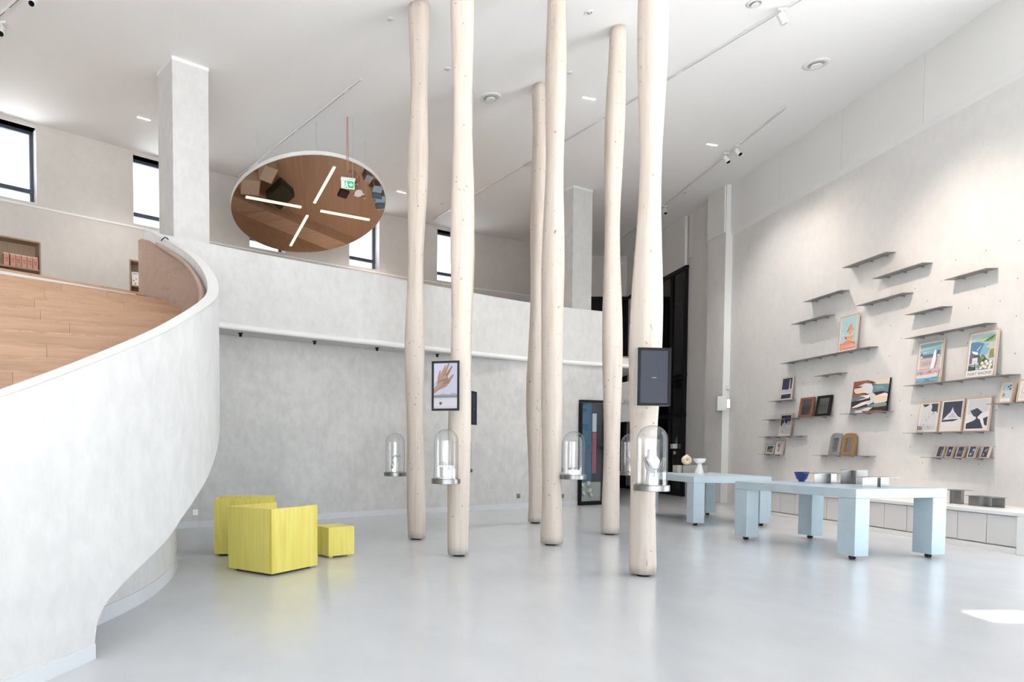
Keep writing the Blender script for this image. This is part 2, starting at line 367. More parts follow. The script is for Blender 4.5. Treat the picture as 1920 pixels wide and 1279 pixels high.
# black glazed corner beyond
BX = XW - 0.02
gl = struct(thing('window_6', 'x', 'x')); del gl['label']; del gl['category']
for k in range(5):
    y = 19.96 + 0.84 * k
    box('mullion', (BX, y, 3.29), (0.10, 0.07, 6.58), M['black'], gl)
for z in (0.05, 2.35, 3.5, 6.55):
    box('transom', (BX, 21.95, z), (0.09, 4.1, 0.09), M['black'], gl)
for k in range(4):
    for a, b in ((0.1, 2.3), (2.4, 3.45), (3.55, 6.5)):
        box('pane', (BX + 0.02, 20.38 + 0.84 * k, (a + b) / 2), (0.03, 0.76, b - a), M['blackglass'], gl)
wb = struct(box('wall_far', (8.2, 24.25, ZC / 2), (3.6, 0.3, ZC), M['plaster_u']))
gl2 = struct(thing('window_7', 'x', 'x')); del gl2['label']; del gl2['category']
for k in range(4): box('mullion', (6.95 + 0.9 * k, 24.07, 3.29), (0.07, 0.08, 6.58), M['black'], gl2)
for z in (0.05, 2.35, 3.5, 6.55): box('transom', (8.25, 24.07, z), (2.9, 0.08, 0.09), M['black'], gl2)
for k in range(3):
    for a, b in ((0.1, 2.3), (2.4, 3.45), (3.55, 6.5)): box('pane', (7.4 + 0.9 * k, 24.09, (a + b) / 2), (0.83, 0.03, b - a), M['blackglass'], gl2)
# window wall on the left/back, behind the gallery
WW = Poly(catmull([(-9.3, 11.9), (-6.3, 14.4), (-4.3, 15.98), (-2.5, 17.35), (-0.5, 18.75), (1.5, 20.1), (3.5, 21.35), (5.5, 22.4), (7.5, 23.5), (8.2, 24.1)], 6))
ops = []
WIN = []
for pl, pr, py in ((None, 68, 300), (250, None, 350), (468, None, 440), (655, None, 450), (820, None, 470)):
    s = WW.hit(pl if pl else pr, py)[0]
    s0, s1 = (s, s + 1.02) if pl else (s - 1.02, s)
    WIN.append((s0, s1)); ops.append((s0, s1, 6.40, 7.90))
n1r = WW.hit(77, 500)[0]; n2l = WW.hit(243, 520)[0]
NI = [(n1r - 1.5, n1r, 3.8, 5.62), (n2l, n2l + 0.62, 3.8, WW.hit(243, 486)[2])]
wl = wallcurve('wall_left', WW, 0, ZC, ops + NI, M['plaster_u'], 0.32)
Pb = Poly([p.p if 0 else p for p in WW.off(-0.012).p])
ribbon('reveal_strip', [tuple(p) for p in WW.p], 6.30, 6.34, -0.012, M['trim'], wl)
for k, (s0, s1) in enumerate(WIN):
    a, t = WW.at(s0); b, _ = WW.at(s1); d = (b - a).normalized(); n = Vector((-d.y, d.x)); L = (b - a).length
    o = thing('window_%d' % (k + 1), 'x', 'x', (a.x + n.x * .24, a.y + n.y * .24, 6.40), math.atan2(d.y, d.x)); del o['label']; del o['category']; struct(o)
    for nm, c, sz in (('frame_bar', (L / 2, 0, 1.465), (L, .06, .07)), ('frame_bar', (L / 2, 0, .035), (L, .06, .07)), ('frame_bar', (.035, 0, .75), (.07, .06, 1.5)), ('frame_bar', (L - .035, 0, .75), (.07, .06, 1.5)), ('transom', (L / 2, -.01, .27), (L, .07, .09))):
        box(nm, c, sz, M['winframe'], o)
    box('handle', (L * .75, -.06, .29), (.12, .03, .02), M['winframe'], o)
    box('pane', (L / 2, .01, .87), (L - .14, .012, 1.12), M['pane'], o); box('pane', (L / 2, .01, .15), (L - .14, .012, .16), M['pane'], o)
    for c, sz in (((L / 2, -.12, -.006), (L, .24, .012)), ((L / 2, -.12, 1.506), (L, .24, .012)), ((-.006, -.12, .75), (.012, .24, 1.5)), ((L + .006, -.12, .75), (.012, .24, 1.5))):
        box('reveal_lining', c, sz, M['white'], o)
# columns
def column(corner, ang, side, n):
    o = thing('trim_%d' % n, 'x', 'x', (corner[0], corner[1], 0), ang); del o['label']; del o['category']; struct(o)
    box('shaft', (side / 2, side / 2, (ZC - .05 + 3.7) / 2), (side, side, ZC - .05 - 3.7), M['plaster_w'], o, 0.004)
    box('head_trim', (side / 2, side / 2, ZC - .03), (side + .012, side + .012, .06), M['trim'], o)
column((-2.94, 11.93), math.radians(36), 0.66, 1)
column((5.70, 17.68), math.radians(30), 0.70, 2)
# lower back wall under the gallery
BW = Poly(catmull([(-5.2, 10.2), (-2.88, 12.02), (-2.39, 12.35), (-0.51, 13.55), (0.78, 14.41), (5.17, 16.67), (6.66, 17.37)], 8))
bwall = struct(ribbon('wall_back', [tuple(p) for p in BW.p], 0, 3.46, 0.25, M['plaster_g']))
struct(ribbon('baseboard_back', [tuple(p) for p in BW.off(-0.012).p], 0, 0.11, 0.02, M['skirt']))
struct(box('wall_passage', (6.56, 20.8, 1.73), (0.2, 6.8, 3.46), M['plaster_g']))
# gallery slab and parapet
GP = catmull([(-3.0, 10.96), (-2.25, 11.54), (-1.56, 12.1), (0.57, 13.62), (3.77, 15.88), (5.17, 16.68), (6.27, 17.19), (6.85, 17.45)], 6)
GPoly = Poly(GP)
front = [tuple(p) for p in GPoly.off(0.02).p] + [(7.8, 17.86), (8.1, 24.1)]
back = [tuple(p) for p in reversed(WW.p)][1:]
gf = struct(prism('gallery_slab', front + back + [(-9.3, 8.1), (-5.62, 8.02), (-3.1, 10.58)], 3.44, 3.66, M['plaster_w']))
gfl = struct(prism('gallery_floor', [tuple(p) for p in GPoly.off(0.18).p] + [(7.8, 17.86), (8.1, 24.1)] + back + [(-9.3, 8.12), (-5.56, 8.03), (-3.07, 10.54)], 3.661, 3.72, M['oak_floor']))
par = struct(ribbon('wall_gallery', [tuple(p) for p in GP], 3.44, 4.76, 0.15, M['plaster_w']))
prof = [(0, -0.0), (-0.04, 0.0), (-0.055, 0.03), (-0.055, 0.06), (-0.04, 0.09), (0, 0.105)]
vs, fs = [], []
lp = [tuple(p) for p in GP] + [(7.8, 17.86)]
LP = Poly(lp)
for dx, dz in prof:
    for p in LP.off(dx).p: vs.append((p.x, p.y, 3.40 + dz))
n = len(lp)
for i in range(len(prof) - 1):
    for k in range(n - 1): fs.append((i * n + k, i * n + k + 1, (i + 1) * n + k + 1, (i + 1) * n + k))
led = mesh('trim_3', vs, fs, M['trim'], None, True, recalc=False); struct(led)
struct(ribbon('trim_4', lp, 3.40, 3.44, 0.5, M['plaster_w']))

# ------------------------------------------------------------------ stair: curved balustrade, drum, steps
def interp(x, T):
    if x <= T[0][0]: s = (T[1][1] - T[0][1]) / (T[1][0] - T[0][0]); return T[0][1] + s * (x - T[0][0])
    for a, b in zip(T, T[1:]):
        if x <= b[0]: return a[1] + (b[1] - a[1]) * (x - a[0]) / (b[0] - a[0])
    return T[-1][1]
def Xo(Y):
    d = Y - 8.2; return -1.498 - .1827 * d - .064 * d * d - (.0336 * d ** 3 if d > 0 else 0)
TOP = [(3.85, 1.683), (5.0, 2.115), (5.72, 2.376), (6.29, 2.59), (7.04, 2.85), (7.81, 3.10), (8.2, 3.25), (8.7, 3.47), (9.08, 3.66), (9.37, 3.83), (9.79, 4.08), (10.2, 4.32), (10.45, 4.48), (10.76, 4.72), (11.0, 4.76)]
BOT = [(4.50, 0.0), (4.565, 0.0), (4.575, 0.12), (4.60, 0.235), (4.66, 0.31), (4.74, 0.365), (4.94, 0.452), (5.24, 0.55), (5.62, 0.662), (5.9, 0.79), (6.38, 0.967), (6.82, 1.111), (7.22, 1.269), (7.65, 1.435), (8.2, 1.66), (9.0, 2.1), (10.76, 3.05), (11.0, 3.1)]
YS = sorted(set([2.2 + 0.1 * k for k in range(23)] + [4.5, 4.565, 4.575, 4.6, 4.63, 4.66, 4.7, 4.74, 4.8, 4.9] + [5.0 + .1 * k for k in range(59)]))
YS = [y for y in YS if y <= 10.81]
pts = [(Xo(y), y) for y in YS]
zt = [interp(y, TOP) for y in YS]; zb = [max(0.0, interp(y, BOT)) if y > 4.5 else 0.0 for y in YS]
def smooth(a, k=2):
    return [sum(a[max(0, i - k):i + k + 1]) / len(a[max(0, i - k):i + k + 1]) for i in range(len(a))]
zt = [sum(interp(y + .06 * q, TOP) for q in range(-6, 7)) / 13 if y < 10.4 else interp(y, TOP) for y in YS]
bal = struct(ribbon('wall_stair', pts, zb, zt, 0.13, M['plaster_w']))
# thin bead under the coping
P2 = Poly(pts)
ribbon('coping_bead', pts, [z - .005 for z in zt], [z + .012 for z in zt], 0.13, M['trim'], bal)
struct(ribbon('baseboard_stair', [(Xo(y) + .014, y) for y in [2.2 + .1 * k for k in range(24)] + [4.56]], 0, 0.10, 0.016, M['skirt']))
# recessed drum under the flight
DR = catmull([(-2.12, 4.95), (-1.98, 5.4), (-1.855, 6.24), (-1.86, 7.0), (-1.92, 7.65), (-2.03, 8.25), (-2.3, 8.95), (-2.75, 9.55), (-3.5, 10.2)], 6)
drum = struct(ribbon('wall_drum', [tuple(p) for p in DR], 0, [max(.35, interp(p.y, BOT) + .12) for p in DR], 0.12, M['plaster_w']))
struct(ribbon('baseboard_drum', [(p.x + .012, p.y - .002) for p in DR], 0, 0.125, 0.02, M['skirt']))
# soffit of the flight
vs, fs = [], []
ysf = [y for y in YS if y >= 4.62]
for y in ysf:
    zz = interp(y, BOT) + 0.012; vs += [(Xo(y) - .1, y, zz), (-2.6 - .25 * max(0, y - 7.5), y + .0, zz + .12), (-2.6 - .25 * max(0, y - 7.5), y, zz + .2), (Xo(y) - .1, y, zz + .08)]
for i in range(len(ysf) - 1):
    for k in range(4): fs.append((4 * i + k, 4 * i + (k + 1) % 4, 4 * i + 4 + (k + 1) % 4, 4 * i + 4 + k))
struct(mesh('stair_soffit', vs, fs, M['plaster_w']))
# inner oak cladding and handrail
yc = [y for y in YS if 4.8 <= y <= 10.81]
inn = [(Xo(y), y) for y in yc]; PI_ = Poly(inn)
zc0 = [max(0.05, interp(y, TOP) - 1.25) for y in yc]; zc1 = [interp(y, TOP) - 0.15 for y in yc]
cp = [tuple(p) for p in PI_.off(0.135).p]; ce = cp[-1]; cp += [(ce[0] - .04, ce[1] + .03), (ce[0] - .09, ce[1] + .05)]; zc0 += [zc0[-1]] * 2; zc1 += [zc1[-1] + .01, zc1[-1] - .01]
clad = struct(ribbon('trim_5', cp, zc0, zc1, 0.03, M['oak_wall']))
hp = PI_.off(0.20).p
hr = thing('handrail', 'rounded oak handrail following the curved stair balustrade', 'handrail')
tube('rail', [(p.x, p.y, z + .035) for p, z in zip(hp[:-3], zc1)], 0.03, M['oak_wall'], hr, 10)
e, ez = hp[-5], zc1[-6]
tube('end_hook', [(e.x + .02 * k, e.y + .03 * k, ez + .06 + .07 * math.sin(k / 5 * pi)) for k in range(6)], 0.008, M['black'], hr, 6)
for k in (6, 20, 34, 48):
    if k < len(hp): tube('rail_bracket', [(hp[k].x, hp[k].y, zc1[k] + .03), (hp[k].x + .06, hp[k].y, zc1[k] - .03)], 0.008, M['oak_wall'], hr, 6)
# steps: fan of solid oak steps, each front faced with separate boards
stair = struct(thing('stair', 'x', 'x')); del stair['label']; del stair['category']
RS = 0.17
def rline(k):
    y = 10.5 - (.325 * k if k < 1 else .29 + .327 * (k - 1)); p = Vector((Xo(y) - .165 if k else -3.05, y)); a = math.radians(225.5 - min(k, 13) / 13 * 45)
    return p, Vector((math.cos(a), math.sin(a)))
for k in range(0, 21):
    p, d = rline(k); z = 3.72 - RS * k; nrm = Vector((-d.y, d.x)) if Vector((-d.y, d.x)).y < 0 else Vector((d.y, -d.x))
    L = 3.5
    if k > 0:
        p1, d1 = rline(k - 1)
        prism('step', [p - nrm * .012, p + d * L - nrm * .012, p1 + d1 * L, p1], z - RS - .06, z - .002, M['oak_floor'], stair)
        prism('tread_board', [p + nrm * .012, p + d * L + nrm * .012, p1 + d1 * L - nrm * .01, p1 - nrm * .01], z - .022, z, M['oak'], stair)
    cuts = [0, R.uniform(.35, 1.3), R.uniform(1.5, 2.5), L]
    for a, b in zip(cuts, cuts[1:]):
        ga, gb = p + d * (a + .0015), p + d * (b - .0015); mid = (ga + gb) / 2; hl = (b - a) / 2 - .0015
        if k == 0:
            zz = [(-.034, 0.0), (-RS, -.092)]
        else: zz = [(-RS + .001, -.023)]
        for za, zb_ in zz:
            o = mesh('riser_board', boxv((0, 0, (za + zb_) / 2), (hl * 2, .022, zb_ - za)), BF, M['oak'], stair, recalc=False)
            o.location = (mid.x + nrm.x * .002, mid.y + nrm.y * .002, z); o.rotation_euler = (0, 0, math.atan2(d.y, d.x))
    if k == 0:
        q = p + d * (0.12 + L) / 2
        o = mesh('metal_strip', boxv((0, 0, -.063), (L - .15, .018, .056)), BF, M['strip'], stair, recalc=False); o.location = (q.x + nrm.x * .006, q.y + nrm.y * .006, z); o.rotation_euler = (0, 0, math.atan2(d.y, d.x))
# unseen shell behind and beside the camera, its open bays placed to balance daylight
struct(box('wall_left_side', (-9.4, 3.0, 4), (0.3, 18.2, 8), M['plaster_w']))
fr = thing('wall_front', 'x', 'x'); del fr['label']; del fr['category']; struct(fr)
for a, b, c, d in [(-9.4, -8.0, 0, 7.38), (-8.0, 9.7, 3.6, 7.38), (-9.4, 2.85, 7.38, 7.62), (3.35, 9.7, 7.38, 7.62), (-9.4, 9.7, 7.62, ZC)]:  # high gap added to throw a small sun patch on the floor
    box('wall_section', ((a + b) / 2, -6.05, (c + d) / 2), (b - a, .1, d - c), M['plaster_w'], fr)
for k in range(9): box('mullion', (-8.0 + 2.21 * k, -6.05, 1.8), (.08, .1, 3.6), M['winframe'], fr)
rs = thing('wall_right_front', 'x', 'x'); del rs['label']; del rs['category']; struct(rs)
box('wall_section', (9.85, 1.3, 7.76), (.3, 14.8, .48), M['plaster_w'], rs)
box('wall_section', (9.85, -1.25, 3.76), (.3, 9.7, 7.52), M['plaster_w'], rs)
for k in range(3): box('mullion', (9.85, 3.65 + 2.5 * k, 3.76), (.1, .08, 7.52), M['winframe'], rs)

# ------------------------------------------------------------------ peeled log columns
def log_col(name_label, x, y, r, seed, lean=(0, 0), marks=()):
    rr = random.Random(seed); o = thing('log_column', name_label, 'log column', (x, y, 0), 0, 'peeled log columns')
    seg, nz = 28, 72; vs, fs = [], []
    ph = [(rr.uniform(0, 6.3), rr.uniform(.5, 1.0), rr.uniform(.006, .016)) for _ in range(3)]
    ph2 = [(rr.uniform(0, 6.3), rr.uniform(1.2, 2.6), rr.uniform(.004, .011)) for _ in range(4)]
    lob = [(rr.randint(2, 4), rr.uniform(0, 6.3), rr.uniform(.02, .045), rr.uniform(-.5, .5)) for _ in range(3)]
    tz = ZC - .002
    for i in range(nz + 1):
        z = .025 + (tz - .025) * i / nz
        cx = sum(a * math.sin(f * z + p) for p, f, a in ph) + lean[0] * (z / ZC); cy = sum(a * math.cos(f * z + p * 1.7) for p, f, a in ph) + lean[1] * (z / ZC)
        rad = r * (1.03 - .05 * z / ZC) + sum(a * math.sin(f * z + p) for p, f, a in ph2)
        if i == 0: rad *= .95
        if i == nz: rad *= .93
        for k in range(seg):
            a = 2 * pi * k / seg; q = rad * (1 + sum(A * math.sin(m * a + p + tw * z) for m, p, A, tw in lob) + rr.uniform(-.006, .006))
            vs.append((cx + q * math.cos(a), cy + q * math.sin(a), z))
    for i in range(nz):
        for k in range(seg): fs.append((i * seg + k, i * seg + (k + 1) % seg, (i + 1) * seg + (k + 1) % seg, (i + 1) * seg + k))
    fs.append(tuple(range(seg))[::-1]); n = nz * seg; fs.append(tuple(range(n, n + seg)))
    mesh('trunk', vs, fs, M['log'], o, True, recalc=False)
    lathe('foot_plate', [(r * .55, 0), (r * .55, .03)], M['black'], o, 20)
    return o
LOGS = [('pale peeled log column holding a small glass dome on its left, left of the hand screen', 1.06, 10.6, .138, 11),
        ('peeled log column carrying the screen that shows a hand', 1.46, 8.97, .137, 22),
        ('peeled log column standing behind the middle log, its top met by the ceiling', 3.52, 12.9, .148, 33),
        ('middle peeled log column with a glass dome on its right side', 2.95, 9.99, .142, 44),
        ('peeled log column with a silver screen seen edge-on at its right', 4.26, 11.2, .138, 55),
        ('nearest and thickest peeled log column, carrying the dark blank screen', 3.25, 7.55, .127, 66),
        ('peeled log column almost hidden behind the log with the hand screen', 2.2, 13.1, .138, 77)]
for a in LOGS: log_col(*a)

# ------------------------------------------------------------------ screens on the logs
def poly_art(name, shapes, W, Hh, parent, z0=.0006, dz=.0004, axis='xz', yoff=0.0, rough=0.4, emit=0.0):
    """flat print: polygons in 0..1 coordinates, x to the right, y up, facing -Y"""
    vs, fs, mats, fm = [], [], [], []
    for i, (col, pts) in enumerate(shapes):
        n = len(vs)
        for px, py in pts: vs.append(((px - .5) * W, yoff - z0 - dz * i, py * Hh))
        fs.append(tuple(range(n, n + len(pts))))
        m = lit(col, emit) if emit else flat(col, rough)
        if m not in mats: mats.append(m)
        fm.append(mats.index(m))
    return mesh(name, vs, fs, None, parent, False, mats, fm, recalc=False)
_l = {}
def lit(col, e):
    k = tuple(col)
    if k not in _l: _l[k] = emis('screen_pixels', col, e); _l[k].node_tree.nodes['Principled BSDF'].inputs['Base Color'].default_value = (.01, .01, .01, 1)
    return _l[k]
def circ(x, y, rx, ry=None, n=14, a0=0.0): ry = ry or rx; return [(x + rx * math.cos(a0 + 2 * pi * k / n), y + ry * math.sin(a0 + 2 * pi * k / n)) for k in range(n)]
def rect(a, b, c, d): return [(a, b), (c, b), (c, d), (a, d)]
def capsule(p, q, r0, r1, n=6):
    a = math.atan2(q[1] - p[1], q[0] - p[0]); asp = .58
    out = [(p[0] + r0 * math.cos(a + pi / 2 + pi * k / n), p[1] + r0 * asp * math.sin(a + pi / 2 + pi * k / n)) for k in range(n + 1)]
    out += [(q[0] + r1 * math.cos(a - pi / 2 + pi * k / n), q[1] + r1 * asp * math.sin(a - pi / 2 + pi * k / n)) for k in range(n + 1)]
    return out
def screen(label, loc, yaw, W, Hh, D=.06, shapes=None, dark=(.03, .036, .055), logpt=None):
    o = thing('display_screen', label, 'screen', loc, yaw, 'screens mounted on the logs')
    box('housing', (0, D / 2, Hh / 2), (W, D, Hh), M['alu'], o, .002)
    t = .028
    for c, s in (((0, -.004, Hh - t / 2), (W, .012, t)), ((0, -.004, t / 2), (W, .012, t)), ((-W / 2 + t / 2, -.004, Hh / 2), (t, .012, Hh - 2 * t)), ((W / 2 - t / 2, -.004, Hh / 2), (t, .012, Hh - 2 * t))):
        box('bezel', c, s, M['black'], o)
    p = bpy.data.objects.new('picture_area', None)
    if shapes:
        a = poly_art('picture', shapes, W - 2 * t, Hh - 2 * t, o, emit=.62); a.location = (0, -.0005, t)
    else:
        a = box('dark_panel', (0, -.001, Hh / 2), (W - 2 * t, .004, Hh - 2 * t), plain('screen_off', dark, .12), o)
        for k in range(9): box('small_print', (-.022 + .0055 * k, -.0036, Hh * .485), (.0042, .001, .004), flat((.5, .5, .5)), o)
    if logpt:
        m = o.matrix_basis.inverted() @ Vector(logpt); tube('mount', [(m.x * .3, D, Hh * .5), (m.x, m.y, Hh * .5)], .03, M['log'], o, 10)
    return o
skin, skin2, skin3 = (.42, .23, .15), (.50, .30, .20), (.33, .17, .11)
hand = [((.62, .64, .82), rect(0, 0, 1, 1)), ((.70, .71, .86), rect(0, .55, .6, 1)), ((.66, .65, .72), rect(0, 0, 1, .27)), ((.74, .73, .80), rect(0, .05, 1, .2)),
        ((.22, .22, .23), [(0, .24), (1, .24), (1, .30), (.8, .315), (.6, .295), (.4, .31), (.2, .295), (0, .30)]),
        ((.38, .38, .42), [(0, .30), (.2, .31), (.4, .325), (.65, .31), (.8, .34), (1, .32), (1, .285), (0, .285)]),
        (skin, [(0, .33), (0, .43), (.13, .53), (.17, .64), (.30, .73), (.52, .74), (.62, .68), (.66, .58), (.56, .49), (.44, .46), (.22, .41)]),
        (skin2, [(.02, .41), (.14, .52), (.19, .62), (.31, .71), (.42, .72), (.40, .60), (.30, .50), (.16, .44)]),
        (skin, capsule((.20, .66), (.27, .83), .05, .025)), (skin2, capsule((.30, .70), (.50, .94), .065, .032)), (skin, capsule((.42, .72), (.64, .98), .07, .032)),
        (skin3, capsule((.54, .72), (.77, .92), .065, .03)), (skin, capsule((.60, .58), (.82, .73), .08, .035)),
        (skin3, capsule((.44, .56), (.62, .60), .05, .07)), (skin2, capsule((.34, .62), (.50, .70), .07, .06)),
        ((.20, .11, .06), capsule((.13, .60), (.58, .655), .013, .013)), ((.22, .13, .07), capsule((.08, .55), (.50, .635), .011, .011)),
        ((.30, .30, .34), [(.475, .45), (.48, .45), (.30, .2), (.292, .2)]), ((.30, .30, .34), [(.24, .28), (.246, .28), (.30, .2), (.292, .2)]),
        ((.14, .06, .05), circ(.295, .115, .06, .037)), ((.22, .10, .08), circ(.285, .12, .035, .022))]
screen('portrait screen on a log showing a photograph of an open hand with a pendant', (1.235, 8.70, 1.865), math.radians(-14), .345, .62, .075, hand, logpt=(1.46, 8.97, 2))
screen('large dark blank portrait screen on the nearest log', (3.20, 7.25, 1.84), math.radians(7), .365, .60, .07, None, logpt=(3.25, 7.5, 2))
screen('silver-backed portrait screen seen edge-on to the right of a log', (4.60, 11.33, 1.83), math.radians(100), .36, .64, .085, None, logpt=(4.31, 11.4, 2))
screen('thin black screen edge peeking out behind the log with the hand screen', (2.37, 12.95, 1.83), math.radians(62), .30, .62, .05, None, logpt=(2.25, 13.1, 2))

# ------------------------------------------------------------------ glass domes on steel trays
TZ = .955
def dome(label, x, y, lx, ly):
    o = thing('display_dome', label, 'glass dome', (x, y, TZ), 0, 'glass domes on the logs')
    lathe('tray', [(.0, 0), (.172, 0), (.177, .004), (.177, .058), (.172, .062), (0, .062)], M['steel'], o, 48)
    r, h = .15, .62
    pr = [(r, .064), (r, h - r + .06)] + [(r * math.cos(a), h - r + .06 + r * math.sin(a)) for a in [pi / 2 * k / 10 for k in range(1, 10)]] + [(.012, h + .06)]
    lathe('glass_cover', pr, M['glass'], o, 48, closed_ends=False)
    lathe('cover_rim', [(r - .003, .062), (r + .004, .062), (r + .004, .071), (r - .003, .071)], M['glass'], o, 48)
    d = Vector((lx - x, ly - y, 0)); L = d.length; d.normalize()
    b = box('bracket', (0, 0, 0), (max(.04, L - .16), .06, .045), M['log'], o); b.location = tuple(d * ((.16 + L) / 2) + Vector((0, 0, .03))); b.rotation_euler = (0, 0, math.atan2(d.y, d.x))
    return o
DZ = TZ + .063
dome('glass dome on a steel tray at the left of the leftmost log', .765, 10.95, 1.10, 11.06)
dome('glass dome on a steel tray in front of the log with the hand screen', 1.235, 8.62, 1.46, 8.97)
dome('glass dome on a steel tray at the right of the middle log', 3.225, 9.86, 2.95, 9.99)
dome('glass dome between two logs, half hidden by the nearest log', 4.63, 11.3, 4.31, 11.4)
dome('largest looking glass dome, below the dark blank screen on the nearest log', 3.165, 7.19, 3.25, 7.55)
dome('glass dome mostly hidden behind the middle log', 3.88, 12.98, 3.56, 13.1)
dome('glass dome mostly hidden behind the log with the hand screen', 2.14, 12.76, 2.2, 13.1)
# jewellery inside
j = thing('twisted_ornament', 'twisted silver ornament on small clear posts inside the leftmost dome', 'jewellery', (.765, 10.95, DZ))
box('post', (-.03, 0, .06), (.03, .03, .12), M['acrylic'], j); box('post', (.03, 0, .085), (.03, .03, .17), M['ceramic'], j)
tube('wire_loop', catmull([(-.06, -.02, .10), (-.045, -.02, .06), (-.025, -.02, .12), (-.05, -.02, .2), (0, -.02, .26), (.03, -.02, .24), (.06, -.02, .25), (.085, -.02, .26)], 6), .008, M['silver'], j, 8)
j = thing('clear_table_stand', 'small clear acrylic table with fine earrings inside the dome below the hand screen', 'jewellery stand', (1.235, 8.62, DZ))
box('base', (0, 0, .006), (.2, .14, .012), M['ceramic'], j); box('top', (-.02, 0, .155), (.17, .12, .012), M['acrylic'], j)
for sx in (-.09, .05):
    for sy in (-.05, .05): box('leg', (sx, sy, .082), (.012, .012, .14), M['acrylic'], j)
for k in range(4): tube('earring', [(-.07 + .035 * k + .01 * math.cos(a), 0, .185 + .018 * math.sin(a)) for a in [2 * pi * i / 10 for i in range(11)]], .0025, M['silver'], j, 5)
box('card', (.075, -.02, .09), (.035, .02, .15), M['ceramic'], j)
j = thing('ring_stand', 'low clear plinth with small dark rings inside the dome beside the middle log', 'jewellery stand', (3.225, 9.86, DZ))
box('plinth', (0, 0, .035), (.15, .1, .07), M['acrylic'], j); box('plinth_base', (0, 0, .005), (.16, .11, .01), M['ceramic'], j)
for k in range(5): tube('ring', [(-.06 + .028 * k + .013 * math.cos(a), 0, .087 + .013 * math.sin(a)) for a in [2 * pi * i / 10 for i in range(11)]], .004, plain('dark_ring', (.08, .07, .07), .3, .6), j, 5)
def bust(label, x, y, s):
    j = thing('necklace_bust', label, 'jewellery bust', (x, y, DZ))
    lathe('bust', [(.0, 0), (.062 * s, 0), (.06 * s, .01), (.05 * s, .15 * s), (.075 * s, .22 * s), (.078 * s, .25 * s), (.045 * s, .30 * s), (.042 * s, .36 * s), (.038 * s, .365 * s), (0, .365 * s)], M['ceramic'], j, 24)
    for q in range(3):
        ptsn = [((.085 + .012 * q) * s * math.sin(t), -(.055 + .03 * math.cos(t)) * s, (.28 - (.12 + .035 * q) * math.cos(t) ** 2) * s) for t in [-pi / 2 + pi * i / 16 for i in range(17)]]
        tube('necklace', ptsn, .0055 * s, M['silver'], j, 6)
    tube('pendant', [(0, -.09 * s, .15 * s), (0, -.092 * s, .09 * s)], .012 * s, M['silver'], j, 8)
bust('white bust wearing a heavy silver necklace inside the nearest dome', 3.165, 7.19, 1.0)
bust('small bust with a necklace inside the half hidden dome', 4.63, 11.3, .95)

# ------------------------------------------------------------------ yellow cube armchairs and stool
def cube_chair(label, c, ang, sx, sy, Hh, back, arms, seat=.40):
    o = thing('cube_armchair', label, 'armchair', (c[0], c[1], 0), ang, 'yellow cube armchairs'); t = .035; g = .025
    # local x along the first face, y along the second; panels stand on the near edges
    def pan(nm, a, b, cc, d, z0=g, z1=Hh): bevel(prism(nm, [(a, b), (cc, b), (cc, d), (a, d)], z0, z1, M['yellow'], o), .003)
    pan('back_panel' if back == 'x' else 'arm_panel', 0, 0, sx, t)
    pan('arm_panel' if back == 'x' else 'back_panel', 0, t, t, sy - t)
    if arms == 'x': pan('arm_panel', 0, sy - t, sx, sy)
    else: pan('arm_panel', sx - t, t, sx, sy)
    pan('seat', t, t, sx - (t if arms != 'x' else 0), sy - (t if arms == 'x' else 0), seat - .04, seat)
    pan('front_board', t, sy - t if arms != 'x' else t, sx - t, sy if arms != 'x' else sy - t, g, seat - .04) if arms != 'x' else pan('front_board', sx - t, t, sx, sy - t, g, seat - .04)
    for px, py in ((.08, .08), (sx - .08, .08), (.08, sy - .08), (sx - .08, sy - .08)): lathe('glide', [(.02, 0), (.02, g + .005)], M['rubber'], o, 12, loc=(px, py, 0))
    return o
cube_chair('yellow stained wooden cube armchair in front, nearest the camera', (-.815, 7.49), math.radians(52), .77, .69, .735, 'y', 'x')
cube_chair('yellow stained wooden cube armchair standing behind the other one', (-1.71, 8.92), math.radians(4), .76, .70, .735, 'y', 'x')
o = thing('cube_stool', 'small yellow wooden cube stool to the right of the armchairs', 'stool', (-.228, 8.73, 0), math.radians(33))
box('body', (.195, .195, .2075), (.39, .39, .365), M['yellow'], o, .003)
for px, py in ((.06, .06), (.33, .06), (.06, .33), (.33, .33)): box('foot', (px, py, .0125), (.05, .05, .025), M['yellow'], o)

# ------------------------------------------------------------------ blue mosaic tables on castors
def table(label, c, ang, sx, sy, Hh=.89):
    o = thing('mosaic_table', label, 'table', (c[0], c[1], 0), ang, 'blue mosaic tables on castors')
    box('table_top', (sx / 2, sy / 2, Hh - .0575), (sx, sy, .115), M['tile'], o, .003)
    a = .196
    for px in (a / 2, sx - a / 2):
        for py in (.13, sy - .13):
            box('leg', (px, py, (Hh - .117 + .055) / 2), (a, .26, Hh - .117 - .055), M['tile'], o, .003)
            cst = box('castor', (px, py, .047), (.05, .03, .022), M['rubber'], o)
            for q in (-.018, .018):
                wv = [(px + q + dx, py + .028 * math.cos(t), .028 + .028 * math.sin(t)) for dx in (-.009, .009) for t in [2 * pi * k / 14 for k in range(14)]]
                mesh('wheel', wv, [tuple(range(14))[::-1], tuple(range(14, 28))] + [(k, (k + 1) % 14, 14 + (k + 1) % 14, 14 + k) for k in range(14)], M['rubber'], cst)
    return o
T1 = (6.285, 8.54); A1 = math.radians(8)
table('pale blue mosaic table on castors nearest the right, with steel risers on it', T1, A1, 1.29, 2.15)
T2 = (6.19, 12.35); A2 = math.radians(-2)
table('pale blue mosaic table on castors behind, with the white pedestal bowl', T2, A2, 1.36, 2.25)
def loc_t(T, A, x, y, z=.8905): return (T[0] + x * math.cos(A) - y * math.sin(A), T[1] + x * math.sin(A) + y * math.cos(A), z)
